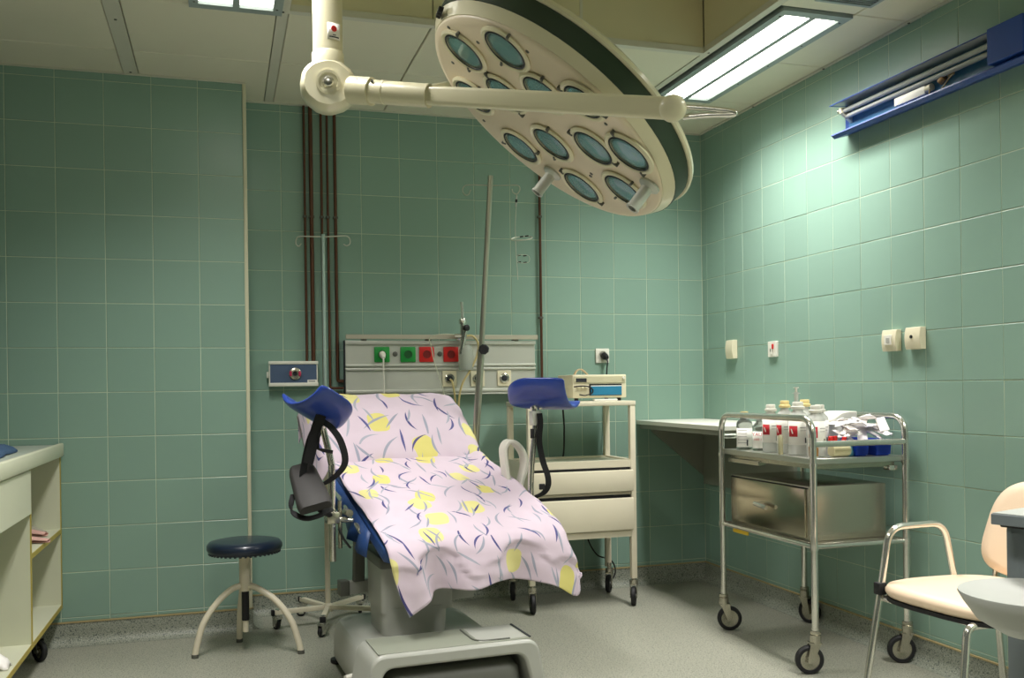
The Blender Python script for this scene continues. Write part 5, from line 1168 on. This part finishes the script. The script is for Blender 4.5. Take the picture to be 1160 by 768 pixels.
# amber cup with white lid
t = thing('specimen_cup', 'small amber cup with white lid in front of the last bottle', 'cup', (-0.440, -1.748, ZT))
MB().lathe([(0, 0.0005), (0.017, 0.0005), (0.0195, 0.046), (0, 0.046)], (-0.440, -1.748, ZT), (0, 0, 1), 20).done('cup_body', M_TAN, t)
MB().lathe([(0.022, 0), (0.022, 0.010), (0, 0.011)], (-0.440, -1.748, ZT+0.044), (0, 0, 1), 20).done('lid', M_WHITEP, t)
MB().cyl((-0.440, -1.748, ZT+0.0001), (-0.440, -1.748, ZT+0.006), 0.0205, 20).done('base_ring', M_WHITEP, t)
o = MB().lathe([(0, 0.0005), (0.010, 0.0005), (0.010, 0.075), (0.004, 0.082), (0, 0.082)], (-0.452, -1.530, ZT), (0, 0, 1), 14).done('tall_vial', mat('olive_glass', (200, 196, 158), 0.2, trans=0.4), None); tag(o, 'slim pale olive vial between two red square bottles', 'vial')
# sharps box with sloping lid
t = thing('sharps_box', 'white plastic box with curved sloping lid at the back of the trolley', 'box', (-0.20, -1.50, ZT))
bx0, bx1, by0, by1 = -0.262, -0.092, -1.540, -1.395
MB().box(bx0, bx1, by0, by1, ZT+0.0005, ZT+0.118, bev=0.006).done('box_body', M_WHITEP, t)
MB().prism([(bx0-0.004, by0-0.004, ZT+0.118), (bx1+0.004, by0-0.004, ZT+0.118), (bx1+0.004, by0-0.004, ZT+0.172), (-0.125, by0-0.004, ZT+0.172), (-0.162, by0-0.004, ZT+0.166), (-0.200, by0-0.004, ZT+0.145), (bx0-0.004, by0-0.004, ZT+0.130)], (0, by1-by0+0.008, 0)).done('lid', M_WHITEP, t, bevel=0.003)
t = thing('syringe', 'single syringe standing upright behind the white box on the trolley', 'syringe', (-0.268, -1.365, ZT))
MB().cyl((-0.268, -1.365, ZT+0.0005), (-0.268, -1.365, ZT+0.17), 0.020, 18).done('holder', M_PETB, t)
MB().cyl((-0.268, -1.365, ZT+0.165), (-0.268, -1.365, ZT+0.255), 0.0095, 16).lathe([(0.018, 0), (0.018, 0.003)], (-0.268, -1.365, ZT+0.249), (0, 0, 1), 16).done('barrel', M_PETB, t)
MB().cyl((-0.268, -1.365, ZT+0.250), (-0.268, -1.365, ZT+0.275), 0.0055, 12).lathe([(0.012, 0), (0.012, 0.004)], (-0.268, -1.365, ZT+0.273), (0, 0, 1), 14).done('plunger', M_WHITEP, t)
# red capped sample tubes in a clump
for k, (x, y, lean, lab) in enumerate(((-0.335, -1.690, 0.25, 'red capped sample tube nearest the white bottles'), (-0.318, -1.700, -0.2, 'red capped sample tube leaning in the middle of the clump'), (-0.300, -1.728, 0.3, 'red capped sample tube at the near end of the clump'), (-0.296, -1.690, -0.1, 'red capped sample tube at the back of the clump'))):
    t = thing('sample_tube', lab, 'tube', (x, y, ZT), 'red capped sample tubes')
    ax_ = Vector((lean*0.3, -lean*0.6, 1)).normalized()
    MB().lathe([(0, 0.002), (0.006, 0.006), (0.0065, 0.062), (0, 0.062)], (x, y, ZT+0.002), ax_, 12).done('tube_body', M_PETB, t)
    MB().lathe([(0.009, 0), (0.009, 0.020), (0.006, 0.022), (0, 0.022)], Vector((x, y, ZT+0.002))+ax_*0.056, ax_, 12).done('tube_cap', M_RED, t)
o = MB().box(-0.012, 0.012, -0.020, 0.020, 0.0, 0.050, bev=0.003, mtx=Matrix.Translation((-0.268, -1.728, ZT+0.0005)) @ Matrix.Rotation(0.4, 4, 'Z')).done('tissue_pack', mat('cyan_wrapper', (120, 196, 210), 0.5), None); tag(o, 'small cyan packet beside the red capped tubes', 'packet')
# blue trays
def tray_box(x0, x1, y0, y1, h, label):
    t = thing('blue_tray', label, 'tray', ((x0+x1)/2, (y0+y1)/2, ZT), 'blue plastic trays')
    z = ZT+0.0005; fl = 0.012; wt = 0.003
    b = MB()
    lo_ = [(x0+fl, y0+fl), (x1-fl, y0+fl), (x1-fl, y1-fl), (x0+fl, y1-fl)]; hi_ = [(x0, y0), (x1, y0), (x1, y1), (x0, y1)]
    A = [b.bm.verts.new((x, y, z)) for x, y in lo_]; Bv = [b.bm.verts.new((x, y, z+h)) for x, y in hi_]
    hx = [(x0-0.007, y0-0.007), (x1+0.007, y0-0.007), (x1+0.007, y1+0.007), (x0-0.007, y1+0.007)]; Cv = [b.bm.verts.new((x, y, z+h)) for x, y in hx]; Dv = [b.bm.verts.new((x, y, z+h-0.006)) for x, y in hx]
    b.bm.faces.new(A)
    for p, q in ((A, Bv), (Bv, Cv), (Cv, Dv)):
        for k in range(4): b.bm.faces.new((p[k], p[(k+1) % 4], q[(k+1) % 4], q[k]))
    b.done('tray_shell', M_TRAYB, t, solid=0.002, smooth=0)
    n = 5
    for k in range(n):
        y = y0-0.002; x = x0+fl+(x1-x0-2*fl)*(k+0.5)/n
        MB().prism([(x-0.010, y+fl*0.8, z+0.004), (x+0.010, y+fl*0.8, z+0.004), (x+0.010, y+0.002, z+h-0.008), (x-0.010, y+0.002, z+h-0.008)], (0, -0.003, 0)).done('tray_rib', M_TRAYB, t, smooth=0)
    return t
tray_box(-0.262, -0.192, -1.765, -1.640, 0.058, 'small blue tray on the trolley beside the gauze roll')
tray_box(-0.170, -0.088, -1.770, -1.560, 0.062, 'longer blue tray full of wrapped syringes at the wall side')
o = MB().lathe([(0.0, 0), (0.022, 0.0), (0.024, 0.01), (0.024, 0.075), (0.021, 0.082), (0, 0.082)], (-0.362, -1.750, ZT+0.0245), (1, 0.06, 0), 22).done('gauze_roll', mat('gauze', (228, 220, 178), 0.9, bump=0.3, bscale=200), None); tag(o, 'rolled yellowish gauze lying at the near end of the trolley', 'gauze roll')
# wrapped syringes piled in and over the trays
def packet(x, y, z, rx_, ry_, rz_, L_, w, lab):
    b = MB(); P = []
    for i in range(9):
        r = []
        for j in range(7):
            u, v = i/8, j/6; e_ = min(u, 1-u, v, 1-v)
            r.append(Vector(((u-0.5)*L_, (v-0.5)*w, 0.009*math.sin(PI*v)*min(1, e_*5)+0.003*noise.noise(Vector((u*6+x*50, v*6+y*50, 0))))))
        P.append(r)
    b.grid(P); b.grid([[Vector((p.x, p.y, -p.z*0.5-0.001)) for p in r] for r in P])
    b.move(Matrix.Translation((x, y, z)) @ Matrix.Rotation(rz_, 4, 'Z') @ Matrix.Rotation(ry_, 4, 'Y') @ Matrix.Rotation(rx_, 4, 'X'))
    o = b.done('wrapped_syringe', M_PACK, None, smooth=50); tag(o, lab, 'wrapped syringe', 'wrapped syringes piled in the blue trays'); return o
random.seed(21)
n_ = 0
for (px_, py_, pz_, cnt, pl) in ((-0.245, -1.705, 0.075, 7, 'heaped over the small blue tray'), (-0.205, -1.625, 0.095, 6, 'in the tall heap between the trays'), (-0.150, -1.660, 0.085, 8, 'lying over the longer blue tray'), (-0.115, -1.735, 0.080, 6, 'stacked at the near end of the longer blue tray')):
    for k in range(cnt):
        packet(px_+random.uniform(-0.022, 0.022), py_+random.uniform(-0.03, 0.03), ZT+pz_+k*0.0085+random.uniform(0, 0.006), random.uniform(-0.5, 0.5), random.uniform(-0.7, 0.35), random.uniform(0.2, 2.6), random.uniform(0.075, 0.105), random.uniform(0.028, 0.040), 'white wrapped syringe '+pl)

# ================================================================== CREAM CHAIR
t = thing('visitor_chair', 'cream vinyl chair with chrome tube arm beside the trolley', 'chair', (-0.42, -2.58, 0))
def pad_loft(secs, name, m, parent): return loft(secs, name, m, parent, 60)
secs = []
SC = Matrix.Translation((-0.405, -2.590, 0)) @ Matrix.Rotation(math.radians(4), 4, 'Z')
for s_, z in ((0.90, 0.428), (0.97, 0.434), (1.0, 0.446), (1.0, 0.456), (0.97, 0.468), (0.88, 0.476), (0.6, 0.481)):
    sec = []
    for k in range(48):
        a = 2*PI*k/48; c_, s2 = math.cos(a), math.sin(a)
        x = math.copysign(abs(c_)**0.62, c_)*0.232*s_; y = math.copysign(abs(s2)**0.62, s2)*0.245*s_
        y *= 1.0-0.12*(x/0.232)
        sec.append(SC @ Vector((x, y, z-0.018*(x/0.232 > 0.99)*0+0.012*(-x/0.232)*0)))
    secs.append(sec)
pad_loft(secs, 'seat', M_CREAMV, t)
pad_loft([[SC @ Vector(((SC.inverted() @ p).x*0.985, (SC.inverted() @ p).y*0.985, z)) for p in secs[2]] for z in (0.418, 0.430)], 'seat_pan', M_BLACK, t)
# backrest: curved padded panel
BW, BH = 0.47, 0.315
def back_pt(u, v, d):
    # u across (-1..1), v up (0..1)
    y = -2.592-u*BW/2; curve = 0.045*(u*u); x = -0.185+0.075*v-curve
    return Vector((x-d, y, 0.478+v*BH))
outl = []
for k in range(56):
    a = 2*PI*k/56; c_, s2 = math.cos(a), math.sin(a)
    u = math.copysign(abs(c_)**0.55, c_); v = 0.5+0.5*math.copysign(abs(s2)**0.6, s2)
    u *= (0.98-0.16*v); outl.append((u, v))
secs = []
for sc_, d in ((0.93, -0.022), (1.0, -0.010), (1.0, 0.008), (0.95, 0.022), (0.80, 0.028), (0.4, 0.029)):
    secs.append([back_pt(u*sc_, 0.5+(v-0.5)*sc_, d) for u, v in outl])
pad_loft(secs, 'backrest', M_CREAMV, t)
CR = 0.0115
fa = -2.362
MB().tube(fillet([(-0.690, fa, 0.011), (-0.600, fa, 0.470), (-0.568, fa, 0.645), (-0.350, fa, 0.648), (-0.312, fa, 0.470), (-0.300, fa, 0.425)], 0.055, 8), CR, 14).done('arm_tube', M_CHROME, t, smooth=60)
MB().tube(fillet([(-0.690, -2.800, 0.011), (-0.625, -2.772, 0.418), (-0.20, -2.772, 0.418)], 0.03, 5), CR, 14).done('leg', M_CHROME, t, smooth=60)
MB().tube(fillet([(-0.12, -2.380, 0.011), (-0.175, -2.400, 0.418), (-0.190, -2.420, 0.500), (-0.160, -2.430, 0.62)], 0.05, 5), CR, 14).done('leg', M_CHROME, t, smooth=60)
MB().tube(fillet([(-0.12, -2.810, 0.011), (-0.175, -2.785, 0.418), (-0.190, -2.765, 0.500), (-0.160, -2.755, 0.62)], 0.05, 5), CR, 14).done('leg', M_CHROME, t, smooth=60)
MB().tube([(-0.600, fa, 0.416), (-0.58, -2.772, 0.416)], 0.010, 12).done('cross_tube', M_CHROME, t, smooth=60)
MB().tube([(-0.185, -2.405, 0.416), (-0.185, -2.780, 0.416)], 0.010, 12).done('cross_tube', M_CHROME, t, smooth=60)
MB().tube([(-0.60, fa, 0.416), (-0.185, -2.405, 0.416)], 0.010, 12).done('side_tube', M_CHROME, t, smooth=60)
for p, q in (((-0.606, fa-0.018, 0.430), (-0.606, fa+0.018, 0.432)),): MB().box(-0.622, -0.592, fa-0.016, fa+0.016, 0.428, 0.468, bev=0.004).done('arm_clip', M_BLACK, t)
for x, y in ((-0.690, fa), (-0.690, -2.800), (-0.12, -2.380), (-0.12, -2.810)): MB().cyl((x, y, 0.0), (x, y, 0.022), 0.014, 14).done('foot_cap', M_BLACK, t)

# ================================================================== GREY STAND in the right foreground
gl = Vector((0.952, -0.305, 0)); gf = Vector((0.305, 0.952, 0))
def gp(lat, dep, z): return Vector((-2.649, -5.045, 0))+gl*lat+gf*dep+CZ*z
px_, py_ = gp(1.032, 2.045, 0).xy
t = thing('grey_stand', 'grey stand with square top plate and round basin cut by the right edge', 'stand', (px_, py_, 0))
c0 = gp(0.938, 2.0, 0); d1 = (gl*0.59-gf*0.81).normalized(); d2 = (gl*0.81+gf*0.59).normalized()
z1 = 0.848; c0.z = z1-0.022
M_STAND = mat('stand_grey_plastic', (168, 170, 164), 0.4)
M_STANDD = mat('stand_slate', (112, 120, 122), 0.45)
MB().prism([c0, c0+d1*0.26, c0+d1*0.26+d2*0.30, c0+d2*0.30], (0, 0, 0.022)).done('top_plate', M_STANDD, t, bevel=0.002, smooth=0)
MB().prism([c0+d1*0.003+d2*0.003+CZ*0.022, c0+d1*0.257+d2*0.003+CZ*0.022, c0+d1*0.257+d2*0.297+CZ*0.022, c0+d1*0.003+d2*0.297+CZ*0.022], (0, 0, 0.002)).done('plate_skin', M_STAND, t, smooth=0)
PMX = Matrix.Translation((px_, py_, 0)) @ Matrix.Rotation(math.atan2(d2.y, d2.x), 4, 'Z')
MB().box(-0.028, 0.028, -0.028, 0.028, 0.03, z1-0.034, bev=0.006, mtx=PMX).done('post', M_STANDD, t)
MB().box(-0.036, 0.036, -0.036, 0.036, z1-0.036, z1-0.022, bev=0.003, mtx=PMX).done('post_head', M_BLACK, t)
MB().box(-0.20, 0.20, -0.16, 0.16, 0.0, 0.032, bev=0.012, mtx=PMX).done('foot_plate', M_STANDD, t)
bc = gp(0.930, 1.80, 0.728)
MB().lathe([(0.0, -0.085), (0.06, -0.078), (0.105, -0.052), (0.128, -0.020), (0.137, -0.004), (0.1365, 0.0), (0.132, 0.0), (0.110, -0.010), (0.06, -0.020), (0.0, -0.024)], bc, (0, 0, 1), 48).done('basin', M_STAND, t, smooth=60)
MB().tube([Vector((px_, py_, 0.66)), bc+Vector((0, 0, -0.055))], 0.018, 14).done('basin_arm', M_STANDD, t, smooth=60)
